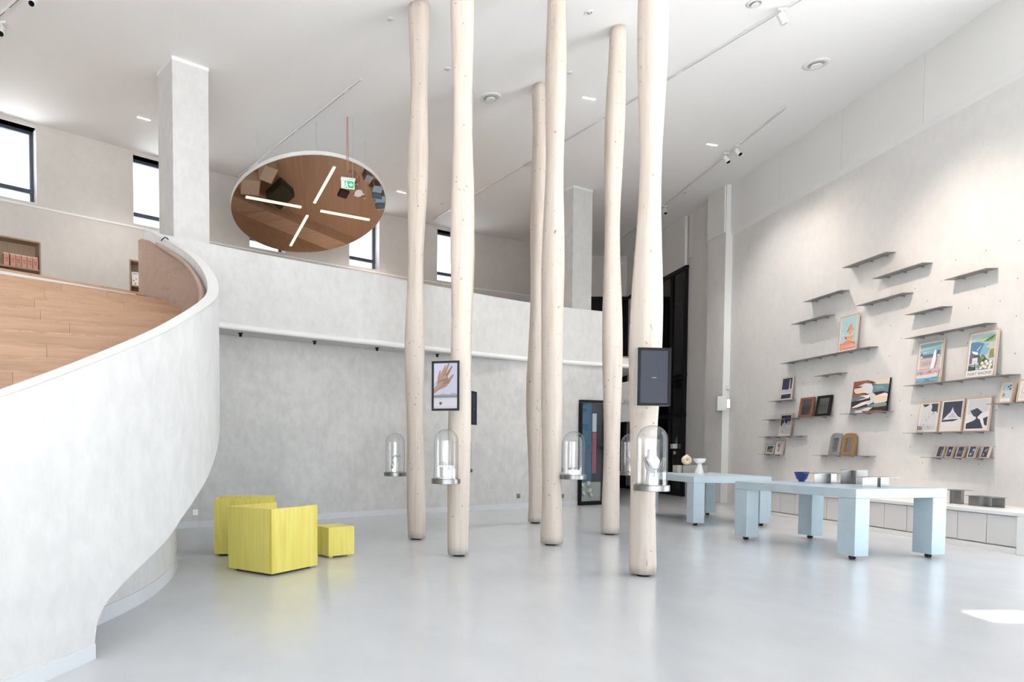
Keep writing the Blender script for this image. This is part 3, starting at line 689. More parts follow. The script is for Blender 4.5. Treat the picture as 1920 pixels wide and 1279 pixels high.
def riser(label, loc, ang, W, D, Hh, flip=1):
    o = thing('steel_riser', label, 'display riser', loc, ang, 'bent steel risers'); t = .004
    box('top_plate', (0, 0, Hh - t / 2), (W, D, t), M['steel'], o)
    box('side_plate', (-W * .28 * flip, -D * .3, (Hh - t) / 2), (W * .44, t, Hh - t), M['steel'], o)
    box('side_plate', (W * .28 * flip, D * .2, (Hh - t) / 2), (W * .44, t, Hh - t), M['steel'], o)
    box('web_plate', (0, 0, (Hh - t) / 2), (t, D * .8, Hh - t), M['steel'], o)
    return o
def tpx(px, py, z): p = onz(px, py, z); return (p.x, p.y, z)
riser('long low steel riser beside the blue bowl on the near table', tpx(1546, 906, .8905), math.radians(10), .50, .26, .145)
riser('tall steel riser in the middle of the near table', tpx(1600, 907.5, .8905), math.radians(-20), .28, .26, .20, -1)
riser('wide bright steel riser at the front of the near table', tpx(1640, 913, .8905), math.radians(8), .50, .22, .13)
b = thing('blue_bowl', 'cobalt blue footed bowl on the near mosaic table', 'bowl', tpx(1503, 903, .8905))
lathe('bowl', [(0, .03), (.06, .03), (.068, .045), (.10, .145), (.094, .145), (.06, .06), (0, .055)], M['blue'], b, 32)
lathe('foot', [(0, 0), (.04, 0), (.045, .03), (0, .03)], M['blue'], b, 24)
b = thing('pedestal_bowl', 'white ceramic pedestal bowl with a tall ribbed conical foot', 'bowl', tpx(1311, 889.5, .8905))
pr = [(0, 0), (.085, 0)] + [(.085 - .05 * k / 12 + (.0025 if k % 2 else 0), .205 * k / 12) for k in range(13)]
lathe('conical_foot', pr + [(0, .21)], M['ceramic'], b, 32)
lathe('bowl', [(0, .20), (.035, .205), (.09, .235), (.112, .285), (.112, .305), (.105, .305), (.08, .26), (0, .235)], M['ceramic'], b, 32)
k = thing('display_plinth', 'grey box plinth under the cream vase on the far table', 'plinth', tpx(1306, 887, .8905), math.radians(-4))
k.location.y += .18
box('block', (0, 0, .075), (.48, .3, .15), plain('plinth_grey', (.30, .29, .27), .5), k, .002); box('block_end', (-.29, .02, .075), (.09, .24, .15), plain('plinth_taupe', (.42, .38, .33), .5), k, .002)
v = thing('ring_vase', 'cream donut-shaped ceramic vase on a grey plinth', 'vase', (k.location.x - .12, k.location.y, 1.0415))
prf, vs, fs = [], [], []
N1, N2 = 28, 12
for i in range(N1):
    a = 2 * pi * i / N1
    for q in range(N2):
        e = 2 * pi * q / N2; rr_ = .055 + .045 * math.cos(e); vs.append((rr_ * math.cos(a) * 1.0, .05 * math.sin(e), .105 + rr_ * math.sin(a) * 1.05))
for i in range(N1):
    for q in range(N2): fs.append((i * N2 + q, i * N2 + (q + 1) % N2, ((i + 1) % N1) * N2 + (q + 1) % N2, ((i + 1) % N1) * N2 + q))
mesh('body', vs, fs, M['cream'], v, True)
lathe('neck', [(.028, .2), (.03, .222), (.022, .222), (.02, .2)], M['cream'], v, 20)

# ------------------------------------------------------------------ wall cabinets and worktop
XC = 8.82; ctop = .55; dwid = .455
y = 9.07
for k in range(14):
    lab = ['white low cabinet unit at the near end of the run under the shelves', 'white low cabinet unit next to the near end of the run'][k] if k < 2 else 'white low cabinet unit number %s from the near end, under the shelves' % ['', '', 'three', 'four', 'five', 'six', 'seven', 'eight', 'nine', 'ten', 'eleven', 'twelve', 'thirteen', 'fourteen'][k]
    o = thing('low_cabinet', lab, 'cabinet', (XC, y + dwid * k, 0), 0, 'low cabinets along the right wall')
    box('carcass', ((XW - XC) / 2 + .02, dwid / 2, .285), (XW - XC - .045, dwid - .002, .42), M['white'], o)
    box('door', (.012, dwid / 2, .292), (.02, dwid - .012, .395), M['cab'], o, .002)
    box('plinth', ((XW - XC) / 2 - .015, dwid / 2, .037), (XW - XC + .02, dwid, .074), M['white'], o)
wt = box('worktop', ((XC + XW) / 2 - .012, y + 7 * dwid - .06, .525), (XW - XC + .02, 14 * dwid + .16, .05), M['white'], None, .003)
tag(wt, 'long white worktop running over the low cabinets on the right', 'worktop')
ep = box('end_panel', ((XC + XW) / 2 - .022, 8.98, .25), (XW - XC + .04, .14, .50), M['white'], None, .003); tag(ep, 'white end panel closing the low cabinet run at the right edge', 'panel')
ep.name = 'cabinet_end_panel'
riser('tall dark steel riser on the white worktop', (9.33, 10.58, .5505), math.radians(80), .34, .24, .21, -1)
riser('long low steel riser on the white worktop, nearest the right edge', (9.28, 10.05, .5505), math.radians(84), .50, .22, .145)

# ------------------------------------------------------------------ steel shelves on the right wall
SH = {}
def shelf(key, label, xl, yl, xr, yr, nb, cut=None):
    D = .18; pf = onx(xl, yl, XW - D); pn = onx(xr, yr, XW) if cut is None else Vector((XW, cut, 0))
    z = pf.z if cut is not None else (pf.z + pn.z) / 2
    y1, y0 = pf.y, pn.y; L = y1 - y0
    o = thing('wall_shelf', label, 'shelf', (XW, y0, z), 0, 'thin steel wall shelves')
    box('shelf_plate', (-D / 2, L / 2, -.004), (D - .001, L, .008), M['steel_d'], o)
    for k in range(nb):
        yy = L * (k + .5) / nb
        mesh('bracket', [(-.001, yy - .012, -.008), (-.12, yy - .012, -.008), (-.12, yy - .012, -.016), (-.001, yy - .012, -.035), (-.001, yy + .012, -.008), (-.12, yy + .012, -.008), (-.12, yy + .012, -.016), (-.001, yy + .012, -.035)],
             [(0, 1, 2, 3), (7, 6, 5, 4), (0, 4, 5, 1), (1, 5, 6, 2), (2, 6, 7, 3), (3, 7, 4, 0)], M['steel_d'], o)
    SH[key] = (z, y0, y1); return o
shelf('s1', 'empty steel shelf, the topmost on the wall', 1578.8, 503.3, 1680.4, 470.7, 3)
shelf('s2', 'empty steel shelf just below and right of the topmost one', 1634.8, 522.8, 1749.4, 491.6, 3)
shelf('s3', 'empty steel shelf high up nearest the right edge', 1769.5, 524.6, 1871.8, 502.5, 2)
shelf('s4', 'empty steel shelf upper left of the lighthouse poster', 1505.9, 566.3, 1592.7, 543.6, 3)
shelf('s5', 'empty steel shelf directly above and right of the lighthouse poster', 1604.9, 573.6, 1713, 548, 3)
shelf('s6', 'short empty steel shelf above the long empty shelf on the right', 1696.5, 590.3, 1785.9, 574.1, 2)
shelf('s7', 'empty steel shelf at the left of the lighthouse poster', 1483, 608.7, 1565.8, 589.5, 3)
shelf('s8', 'long empty steel shelf just above the two large posters', 1696, 634.8, 1869.2, 605.4, 4)
shelf('s9', 'long steel shelf carrying the lighthouse poster', 1461.7, 682.7, 1647, 648.8, 6)
shelf('s10', 'shortest empty steel shelf above the abstract painting', 1525.5, 705, 1589.3, 699.1, 2)
shelf('s11', 'long steel shelf carrying the two large framed posters', 1693.4, 723.4, 1914, 701.9, 5)
shelf('s12', 'steel shelf carrying the dark lighthouse print at the left', 1439.8, 753, 1493.8, 749, 2)
shelf('s13', 'steel shelf carrying the copper and the black mirror', 1428, 787.7, 1563.3, 779.4, 5)
shelf('s14', 'steel shelf carrying the abstract painting', 1574.2, 776.4, 1676.6, 770.8, 3)
shelf('s15', 'steel shelf carrying the single church print', 1420, 818.4, 1514.8, 818.1, 4)
shelf('s16', 'small low steel shelf with two little frames', 1420.3, 851.4, 1471, 852.5, 2)
shelf('s17', 'low steel shelf carrying the two arched mirrors', 1522.7, 852.8, 1643, 855.2, 4)
shelf('s18', 'steel shelf carrying three dark blue and white prints', 1692, 811.9, 1865, 808.1, 4)
shelf('s19', 'low steel shelf carrying five tiny blue prints', 1724.6, 857.2, 1864.3, 858.7, 3)
shelf('s20', 'steel shelf at the right edge with the pale animal print', 1848.7, 757.6, 0, 0, 3, cut=9.35)
# peg holes in the wall grid (tiny, one part of the wall)
vs, fs = [], []
for i in range(13):
    for k in range(14):
        yy = 9.6 + .52 * i + (.26 if k % 2 else 0); zz = 1.15 + .27 * k
        if any(abs(zz - z) < .06 and y0 - .1 < yy < y1 + .1 for z, y0, y1 in SH.values()) or R.random() < .25 or zz > 4.6 - .05 * i: continue
        n = len(vs)
        for q in range(8): a = 2 * pi * q / 8; vs.append((XW - .0015, yy + .011 * math.cos(a), zz + .011 * math.sin(a)))
        fs.append(tuple(range(n, n + 8)))
ph = mesh('peg_holes', vs, fs, M['steel_d'], wr, recalc=False); ph['kind'] = 'stuff'

# ------------------------------------------------------------------ frames, prints and mirrors leaning on the shelves
def lean_item(name, label, cat, key, bl, br, tl, Xf=9.60, lean=.05, group=None):
    z, _, _ = SH[key]; ya = onx(bl[0], bl[1], Xf).y; yb = onx(br[0], br[1], Xf).y
    ztop = onx(tl[0], tl[1], Xf + lean).z; W = ya - yb; Hh = ztop - z
    o = thing(name, label, cat, (Xf, (ya + yb) / 2, z + .001), 0, group)
    ang = math.asin(min(.3, lean / Hh)); # local: x to the right (towards -Y world), y into the wall, z up
    o.rotation_euler = Matrix.Rotation(-pi / 2, 3, 'Z').to_euler()
    o.rotation_euler = (Matrix.Rotation(-pi / 2, 3, 'Z') @ Matrix.Rotation(-ang, 3, 'X')).to_euler()
    return o, W, Hh / math.cos(ang)
def frame(o, W, Hh, t, mat, D=.022, bv=0.0):
    for nm, c, s in (('frame_top', (0, D / 2, Hh - t / 2), (W, D, t)), ('frame_bottom', (0, D / 2, t / 2), (W, D, t)), ('frame_side', (-W / 2 + t / 2, D / 2, Hh / 2), (t, D, Hh - 2 * t)), ('frame_side', (W / 2 - t / 2, D / 2, Hh / 2), (t, D, Hh - 2 * t))):
        box(nm, c, s, mat, o, bv)
def picture(label, key, bl, br, tl, shapes, mat=None, t=.018, cat='framed print', D=.022, name='framed_print', group='framed prints on the shelves', Xf=9.60, lean=.05, text=None):
    o, W, Hh = lean_item(name, label, cat, key, bl, br, tl, Xf, lean, group)
    frame(o, W, Hh, t, mat or M['frame_oak'], D)
    a = poly_art('print', shapes, W - 2 * t, Hh - 2 * t, o, z0=0, rough=.3); a.location = (0, .008, t)
    if text:
        for body, x, yb, wd, col in text: lettering(body, o, (x - .5) * (W - 2 * t), t + yb * (Hh - 2 * t), wd * (W - 2 * t), col, .008 - .0006 - .0004 * len(shapes))
    return o
def lettering(body, parent, x, z, wd, col, y):
    c = bpy.data.curves.new('lettering', 'FONT'); c.body = body; c.align_x = 'CENTER'; c.size = 1
    t = bpy.data.objects.new('lettering', c); COL.objects.link(t); bpy.context.view_layer.update()
    dg = bpy.context.evaluated_depsgraph_get(); m = bpy.data.meshes.new_from_object(t.evaluated_get(dg)); w0 = max(t.dimensions.x, .01)
    bpy.data.objects.remove(t); m.materials.clear(); m.materials.append(flat(col)); m.name = 'lettering'
    o = link(bpy.data.objects.new('lettering', m), parent); k = wd / w0; o.scale = (k, k, k); o.rotation_euler = (pi / 2, 0, 0); o.location = (x, y, z); return o
NAVY = (.045, .05, .085); PAPER = (.80, .78, .75); GREY = (.50, .50, .53)
mat_ = lambda m, *sh: [(PAPER, rect(0, 0, 1, 1))] + list(sh)
def city(seed, n, y0, y1, cols, x0=.08, x1=.92):
    q = random.Random(seed); out = []
    for _ in range(n):
        a = q.uniform(x0, x1 - .06); b = q.uniform(y0, y1 - .04); out.append((q.choice(cols), rect(a, b, a + q.uniform(.015, .07), b + q.uniform(.01, .06))))
    return out
# lighthouse poster
picture('framed poster of an orange lighthouse roof on a pale blue sky', 's9', (1569.7, 658.7), (1604.4, 654), (1573.6, 596), [
    (PAPER, rect(0, 0, 1, 1)), ((.44, .62, .64), rect(.05, .03, .95, .97)), ((.30, .50, .52), [(.05, .22), (.5, .26), (.95, .24), (.95, .1), (.05, .1)]),
    ((.74, .22, .16), [(.05, .03), (.05, .26), (.12, .21), (.50, .29), (.60, .28), (.95, .2), (.95, .03)]), ((.80, .30, .22), [(.05, .03), (.05, .18), (.5, .25), (.95, .15), (.95, .03)]),
    ((.75, .50, .16), [(.42, .28), (.72, .28), (.80, .36), (.36, .36)]), ((.78, .33, .25), [(.28, .42), (.40, .33), (.74, .33), (.90, .42), (.66, .40)]), ((.42, .14, .14), [(.28, .42), (.42, .40), (.45, .34), (.38, .32)]),
    ((.78, .55, .20), rect(.48, .44, .70, .55)), ((.80, .62, .55), [(.42, .42), (.78, .42), (.74, .47), (.46, .47)]), ((.35, .14, .12), rect(.58, .46, .62, .53)),
    ((.80, .32, .22), [(.40, .54), (.80, .57), (.62, .78)]), ((.45, .15, .15), [(.40, .54), (.50, .55), (.62, .78)]),
    ((.85, .88, .90), [(.17, .44), (.24, .44), (.21, .54)]), ((.30, .33, .35), [(.33, .77), (.38, .80), (.36, .77), (.34, .75)])], text=[('Granville', .52, .085, .74, (.85, .72, .66))])
wins = [((.35, .28, .40), rect(.14 + .095 * i, .42 + .085 * j, .165 + .095 * i, .46 + .085 * j)) for i in range(8) for j in range(3)]
roof = [((.16, .17, .28), rect(.16 + .09 * i, .615, .225 + .09 * i, .70)) for i in range(8)]
picture('large framed poster of a seaside grand hotel under a teal sky', 's11', (1715, 720.3), (1762.4, 715), (1725.3, 643), [
    (PAPER, rect(0, 0, 1, 1)), ((.27, .48, .52), rect(.04, .6, .96, .97)), ((.40, .58, .60), [(.04, .80), (.96, .86), (.96, .90), (.04, .86)]), ((.55, .68, .70), [(.04, .72), (.6, .78), (.04, .76)]),
    ((.66, .55, .50), rect(.06, .34, .94, .64)), ((.20, .21, .33), [(.10, .62), (.9, .62), (.86, .69), (.14, .69)])] + roof + [((.14, .15, .2), rect(.10, .66, .18, .75)), ((.14, .15, .2), rect(.80, .66, .90, .77)), ((.70, .68, .70), rect(.08, .62, .19, .67)), ((.70, .68, .70), rect(.79, .62, .92, .67))] + wins + [
    ((.22, .10, .10), rect(.2, .475, .62, .485)), ((.58, .40, .42), rect(.04, .20, .96, .34)), ((.70, .52, .50), rect(.04, .28, .96, .31)), ((.45, .22, .24), rect(.1, .255, .9, .265))] + city(5, 14, .20, .30, [(.36, .30, .48), (.72, .66, .70), (.30, .20, .25)]) + [
    ((.72, .66, .62), rect(.04, .11, .96, .20)), ((.17, .40, .58), rect(.04, .03, .96, .12)), ((.10, .30, .48), rect(.70, .075, .96, .12)), ((.06, .08, .12), rect(.42, .055, .62, .075)), ((.86, .87, .92), [(.60, .32), (.75, .33), (.82, .55), (.80, .74), (.76, .80), (.71, .72), (.66, .55)])])
gr, gd = (.10, .20, .10), (.05, .12, .09)
picture('large framed poster of a small harbour with the words PORT RACINE', 's11', (1808.9, 708.5), (1864, 704), (1813, 626), [
    (PAPER, rect(0, 0, 1, 1)), ((.50, .62, .66), rect(.05, .14, .95, .96)), ((.36, .52, .30), [(.05, .80), (.30, .84), (.60, .90), (.95, .92), (.95, .74), (.70, .76), (.35, .78)]), ((.52, .62, .42), [(.1, .815), (.4, .83), (.7, .86), (.5, .79)]),
    ((.10, .24, .42), [(.05, .52), (.05, .79), (.30, .79), (.55, .74), (.62, .62), (.52, .50)]), ((.24, .46, .58), [(.40, .50), (.55, .74), (.75, .72), (.80, .60), (.66, .48)]), ((.62, .56, .48), [(.62, .66), (.95, .76), (.95, .70), (.75, .62)]), ((.66, .60, .54), [(.68, .44), (.78, .62), (.95, .66), (.95, .44)]),
    ((.16, .15, .22), [(.05, .32), (.05, .52), (.15, .58), (.38, .56), (.46, .44), (.46, .32)]), ((.10, .09, .14), [(.18, .42), (.26, .52), (.40, .48), (.40, .42)]), ((.74, .72, .70), rect(.16, .30, .36, .44)), (GREY, rect(.22, .34, .25, .37)), (GREY, rect(.29, .34, .32, .37)),
    ((.84, .86, .90), [(.12, .60), (.34, .56), (.38, .50), (.26, .51), (.16, .55)]), ((.84, .86, .90), [(.30, .60), (.44, .70), (.45, .69), (.32, .59)]),
    (gr, [(.46, .26), (.44, .42), (.52, .50), (.62, .46), (.70, .36), (.72, .26)]), (gd, [(.52, .30), (.56, .44), (.68, .40), (.80, .34), (.74, .26)]), ((.34, .30, .08), circ(.54, .42, .06, .04, 8)), ((.30, .27, .08), [(.76, .40), (.80, .58), (.92, .60), (.95, .42)]), ((.28, .26, .06), circ(.84, .50, .07, .05, 7)),
    (gd, [(.05, .16), (.05, .28), (.30, .22), (.32, .16)]), ((.30, .34, .12), [(.45, .16), (.55, .32), (.9, .34), (.95, .18)]), ((.03, .04, .04), [(.05, .30), (.40, .26), (.50, .30), (.50, .29), (.40, .25), (.05, .29)]), ((.03, .04, .04), [(.05, .25), (.48, .22), (.48, .21), (.05, .24)]), ((.03, .04, .04), rect(.28, .16, .30, .31)), ((.03, .04, .04), rect(.44, .17, .46, .33))] +
    [((.80, .76, .72), circ(x, y_, .055, .035, 9)) for x, y_ in ((.56, .30), (.70, .33), (.86, .31), (.62, .23), (.76, .27), (.88, .24), (.70, .20), (.53, .19), (.84, .18))] +
    [((.05, .10, .05), [(.50, .76), (.70, .82), (.95, .90), (.95, .885), (.72, .80)]), ((.05, .10, .05), [(.66, .78), (.78, .86), (.79, .85), (.70, .78)]), ((.05, .10, .05), [(.78, .80), (.90, .87), (.91, .86), (.82, .80)]), (PAPER, rect(.0, .0, 1, .145))], text=[('PORT RACINE', .5, .045, .86, (.08, .09, .11))])
# dark prints on the left
picture('small framed night print of a tall white lighthouse', 's12', (1461, 749.4), (1482.8, 747.8), (1462.5, 708.8), mat_(1, (NAVY, rect(.06, .04, .94, .96)), ((.55, .55, .60), [(.06, .26), (.06, .44), (.2, .46), (.3, .42), (.45, .45), (.6, .44), (.94, .47), (.94, .28)]), ((.72, .72, .75), rect(.06, .24, .94, .29)), ((.70, .70, .74), [(.70, .45), (.80, .45), (.78, .90), (.72, .90)]), ((.85, .85, .85), circ(.28, .44, .05, .03, 8))), t=.014)
picture('framed night print of a pointed church above stone houses', 's15', (1458, 817.3), (1480.5, 817.3), (1461, 776.7), mat_(1, (NAVY, rect(.08, .08, .94, .95)), ((.62, .62, .66), [(.08, .08), (.08, .42), (.25, .52), (.34, .60), (.40, .76), (.46, .60), (.62, .56), (.72, .72), (.82, .60), (.94, .78), (.94, .08)]), *city(3, 26, .14, .58, [(.42, .42, .46), (.75, .75, .77), (.25, .26, .3)], .1, .92)), t=.014)
picture('little square framed print of a teal sea and orange shore', 's16', (1432.5, 851), (1449.5, 851.5), (1434.4, 833), mat_(1, ((.03, .17, .17), rect(.16, .16, .84, .86)), ((.55, .33, .17), [(.16, .16), (.16, .34), (.5, .5), (.84, .62), (.84, .16)]), ((.03, .03, .03), [(.50, .18), (.60, .46), (.64, .2)]), ((.03, .03, .03), [(.70, .18), (.78, .42), (.80, .2)])), M['oak_niche'], .012)
picture('little upright framed print of a dark flower', 's16', (1451, 851.7), (1464.4, 852), (1454.7, 826), mat_(1, ((.74, .73, .70), rect(.1, .06, .9, .94)), ((.22, .25, .33), circ(.45, .66, .2, .14, 9)), ((.35, .40, .48), circ(.55, .72, .14, .1, 8)), ((.04, .05, .08), [(.40, .2), (.62, .2), (.56, .3), (.54, .6), (.46, .6), (.46, .3)])), M['frame_oak'], .012, D=.035)
# abstract painting
pt = [((.03, .025, .03), rect(0, 0, 1, 1)), ((.26, .09, .055), [(0, .8), (0, 1), (.55, 1), (.45, .9), (.62, .88), (.75, .84), (.3, .84)]), ((.74, .60, .48), [(.42, 1), (1, 1), (1, .80), (.86, .82), (.70, .86), (.58, .93)]), ((.80, .76, .72), [(.55, .90), (.75, .87), (.95, .82), (1, .84), (1, .80), (.7, .84)]),
      ((.14, .24, .28), [(.45, .82), (.7, .85), (1, .82), (1, .56), (.85, .62), (.6, .60), (.5, .62)]), ((.20, .32, .38), [(.6, .78), (.8, .80), (.9, .70), (.66, .68)]), ((.62, .66, .70), [(.14, .84), (.34, .92), (.52, .88), (.58, .74), (.56, .58), (.42, .58), (.34, .66), (.42, .72), (.2, .78), (.28, .83)]),
      ((.74, .62, .52), [(.03, .78), (.4, .80), (.44, .70), (.42, .60), (.28, .62), (.12, .60), (.04, .68)]), ((.30, .10, .06), [(0, .50), (0, .72), (.06, .62), (.3, .60), (.42, .54), (.25, .52)]), ((.80, .75, .71), [(.20, .53), (.45, .54), (.55, .60), (.60, .52), (.45, .44), (.32, .50)]),
      ((.12, .21, .26), [(0, .36), (0, .50), (.24, .52), (.45, .44), (.3, .38)]), ((.82, .78, .74), [(.05, .36), (.5, .44), (.5, .46), (.3, .43)]), ((.03, .025, .03), [(0, .24), (0, .37), (.5, .42), (.53, .38), (.35, .32)]), ((.58, .63, .66), [(.48, .60), (.60, .60), (.64, .30), (.5, .22), (.40, .30), (.55, .38)]),
      ((.76, .62, .50), [(.56, .58), (.64, .56), (.68, .50), (.80, .52), (.92, .56), (1, .52), (1, .30), (.85, .24), (.66, .26), (.62, .40)]), ((.82, .74, .66), [(.70, .50), (.92, .56), (1, .5), (1, .46), (.8, .47)]), ((.80, .72, .66), [(0, .16), (.1, .22), (.3, .32), (.5, .36), (.45, .26), (.2, .18)]), ((.22, .28, .26), [(.45, .20), (.65, .25), (.95, .28), (1, .24), (1, .16), (.7, .14)]),
      ((.28, .09, .05), [(0, .10), (0, .18), (.22, .14), (.18, .11)]), ((.14, .24, .29), [(0, 0), (0, .11), (.2, .12), (.45, .18), (.42, .10), (.2, .04), (.16, 0)]), ((.70, .68, .66), [(.12, .06), (.3, .08), (.5, .16), (.64, .14), (.52, .04), (.35, .02), (.2, .02)]), ((.30, .09, .06), [(.3, .0), (.34, .06), (.5, .04), (.75, .06), (.92, .03), (.9, 0)]), ((.80, .70, .60), [(.12, .0), (.2, .05), (.34, .05), (.38, 0)])]
o, W, Hh = lean_item('abstract_painting', 'square abstract painting of rust, black, cream and teal sweeps', 'painting', 's14', (1593.8, 774.4), (1661, 771), (1598.4, 716.9), 9.60, .06)
a = poly_art('painted_face', pt, W - .002, Hh - .002, o, z0=.0, dz=.0003, rough=.5); a.location = (0, -.0006, .001)
box('canvas_box', (0, .014, Hh / 2), (W, .028, Hh), M['black'], o)
# mirrors
MIR = plain('mirror_silver', (.80, .80, .80), .02, 1.0)
def mirror(label, key, bl, br, tl, mat, arch=False, t=.05, D=.04):
    o, W, Hh = lean_item('framed_mirror', label, 'mirror', key, bl, br, tl, 9.585, .06, 'framed mirrors on the shelves')
    if not arch:
        frame(o, W, Hh, t, mat, D, .004); box('mirror_glass', (0, .02, Hh / 2), (W - 2 * t, .006, Hh - 2 * t), MIR, o)
    else:
        r = W * .33; out = [(-W / 2, 0), (W / 2, 0)] + [(W / 2 - r + r * math.cos(x), Hh - r + r * math.sin(x)) for x in [pi / 2 * i / 6 for i in range(7)]] + [(-W / 2 + r + r * math.cos(x), Hh - r + r * math.sin(x)) for x in [pi / 2 + pi / 2 * i / 6 for i in range(7)]]
        ix, iz0, iz1 = W * .27, Hh * .15, Hh * .78
        n = len(out); inn_ = []
        for x, z in out: inn_.append((max(-ix, min(ix, x)), max(iz0, min(iz1, z))))
        vs = [(x, 0, z) for x, z in out] + [(x, 0, z) for x, z in inn_] + [(x, D, z) for x, z in out] + [(x, .02, z) for x, z in inn_]
        fs = []
        for i in range(n):
            k = (i + 1) % n; fs += [(i, k, n + k, n + i), (i, 2 * n + i, 2 * n + k, k), (n + i, n + k, 3 * n + k, 3 * n + i)]
        fs.append(tuple(range(2 * n, 3 * n)))
        mesh('arched_frame', vs, fs, mat, o, recalc=False); box('mirror_glass', (0, .024, (iz0 + iz1) / 2), (2 * ix, .006, iz1 - iz0), MIR, o)
    return o
def rough_metal(name, c1, c2):
    m, nt, b = base(name); n = noise(nt, tc(nt), 60, 3); nt.links.new(ramp(nt, n, [(.4, c1), (.6, c2)]), b.inputs['Base Color']); b.inputs['Roughness'].default_value = .5; bump(nt, b, n, .4, .004); return m
mirror('rectangular mirror in a copper brown frame', 's13', (1495.3, 781.4), (1520.3, 779.8), (1498.4, 747), rough_metal('copper_frame', (.22, .075, .04), (.30, .12, .07)))
mirror('rectangular mirror in a wide black frame', 's13', (1526.3, 779), (1553, 777.8), (1530, 743.4), M['black'])
mirror('arched mirror in a grey hammered frame', 's17', (1552.3, 852.8), (1573.3, 853.3), (1558, 812.6), rough_metal('grey_frame', (.20, .20, .22), (.34, .34, .36)), True)
mirror('arched mirror in a brown gold hammered frame', 's17', (1575, 853.3), (1599, 854), (1580, 812.6), rough_metal('gold_frame', (.22, .13, .05), (.36, .23, .10)), True)
# three blue-and-white prints
rows = city(9, 60, .06, .70, [(.55, .55, .58), (.66, .65, .66), (.20, .21, .28), (.72, .70, .70)])
picture('framed blue and white print of a tower and crowded old houses', 's18', (1718, 809.6), (1755.8, 810), (1723, 755.4), mat_(1, ((.66, .65, .66), rect(.06, .04, .94, .96)), (NAVY, [(.10, .96), (.46, .96), (.40, .90), (.22, .86)]), (NAVY, [(.58, .96), (.94, .96), (.94, .62), (.86, .70), (.76, .66), (.60, .72), (.63, .84)]), *rows, *[(NAVY, rect(.05 + .09 * i, .05, .10 + .09 * i, .05 + .15 - .02 * i)) for i in range(3)]), t=.016)
picture('framed blue and white print of a pointed island abbey mount', 's18', (1758.8, 809.6), (1801, 808.9), (1765.5, 750), mat_(1, (NAVY, rect(.05, .36, .95, .95)), ((.68, .67, .68), [(.08, .36), (.24, .48), (.34, .56), (.42, .60), (.48, .70), (.51, .78), (.54, .70), (.60, .62), (.70, .54), (.80, .46), (.93, .42), (.93, .36)]), (GREY, [(.3, .42), (.45, .52), (.56, .60), (.66, .5), (.8, .42)]), ((.72, .70, .69), rect(.05, .04, .95, .34)), (NAVY, [(.05, .30), (.05, .36), (.55, .38), (.88, .37), (.60, .31)])), t=.016)
picture('framed blue and white print of a square fort on a causeway', 's18', (1804.9, 808.9), (1851.7, 808), (1811.6, 747), mat_(1, ((.58, .58, .62), rect(.05, .40, .95, .96)), ((.74, .73, .73), [(.05, .30), (.05, .52), (.45, .46), (.95, .60), (.95, .30)]), (NAVY, [(.16, .62), (.46, .70), (.56, .64), (.70, .56), (.52, .42), (.52, .34), (.46, .34), (.44, .42), (.34, .44)]), (NAVY, [(.05, .05), (.05, .22), (.35, .30), (.50, .38), (.62, .34), (.80, .05)]), (NAVY, [(.76, .36), (.95, .42), (.95, .12), (.84, .16)]), ((.80, .79, .78), [(.60, .38), (.68, .38), (.92, .06), (.82, .06)])), t=.016)
LB = (.25, .42, .58)
M5 = [('first from the left, with pale seaweed sprigs', [(LB, [(.5, .2), (.7, .5), (.55, .8), (.6, .8), (.8, .5)]), (LB, [(.55, .1), (.85, .2), (.8, .3), (.6, .2)])]),
      ('second from the left, with one round pale flower', [(LB, circ(.5, .6, .22, .15, 9)), (LB, [(.48, .5), (.52, .5), (.25, .2), (.2, .2)])]),
      ('in the middle of the row, with crossing pale stems', [(LB, [(.1, .45), (.9, .6), (.9, .55), (.1, .4)]), (LB, [(.2, .3), (.8, .35), (.7, .3)]), (LB, [(.2, .65), (.5, .45), (.4, .45)])]),
      ('fourth from the left, with large pale leaves', [(LB, circ(.68, .7, .2, .16, 7)), (LB, circ(.35, .28, .22, .14, 7)), (LB, [(.5, .4), (.7, .55), (.6, .35)])]),
      ('last on the right of the row, with a branching pale plant', [(LB, [(.2, .5), (.5, .8), (.9, .85), (.55, .65)]), (LB, circ(.3, .25, .12, .12, 7)), (LB, [(.5, .5), (.8, .7), (.7, .5)])])]
for (lab, sh), xl, xr in zip(M5, (1752.9, 1770.7, 1790, 1811.6, 1836), (1765.5, 1782.6, 1803.4, 1825, 1850.2)):
    picture('tiny framed blue print, ' + lab, 's19', (xl, 857.5), (xr, 857.8), (xl + 2, 836.5), [(NAVY, rect(0, 0, 1, 1))] + sh, t=.012, D=.035, group='tiny blue prints', name='small_framed_print')
sea = [((.50, .62, .64), rect(.06, .18, .94, .94)), ((.06, .10, .14), circ(.62, .78, .1, .05, 7)), ((.06, .10, .14), circ(.80, .84, .09, .05, 6)), ((.06, .10, .14), circ(.80, .66, .1, .06, 7)), ((.08, .13, .17), [(.5, .7), (.62, .62), (.56, .6)]), ((.60, .22, .15), circ(.28, .36, .16, .09, 7)), ((.60, .22, .15), [(.2, .45), (.3, .52), (.32, .42)]), ((.45, .52, .2), [(.14, .6), (.2, .85), (.26, .6)]), ((.82, .82, .82), rect(.06, .06, .94, .18))]
picture('framed pale blue print of a red shell and dark birds at the right edge', 's20', (1870, 755.4), (1895, 754.6), (1875.5, 716.7), mat_(1, *sea), t=.02, D=.05)
picture('framed print cut off by the right edge of the picture', 's20', (1904, 754.6), (1931, 753), (1909, 712), mat_(1, ((.74, .68, .68), rect(.1, .1, .9, .9)), ((.62, .40, .42), circ(.4, .5, .2, .16, 10)), ((.74, .68, .68), circ(.4, .5, .15, .12, 10))), t=.02, D=.05)

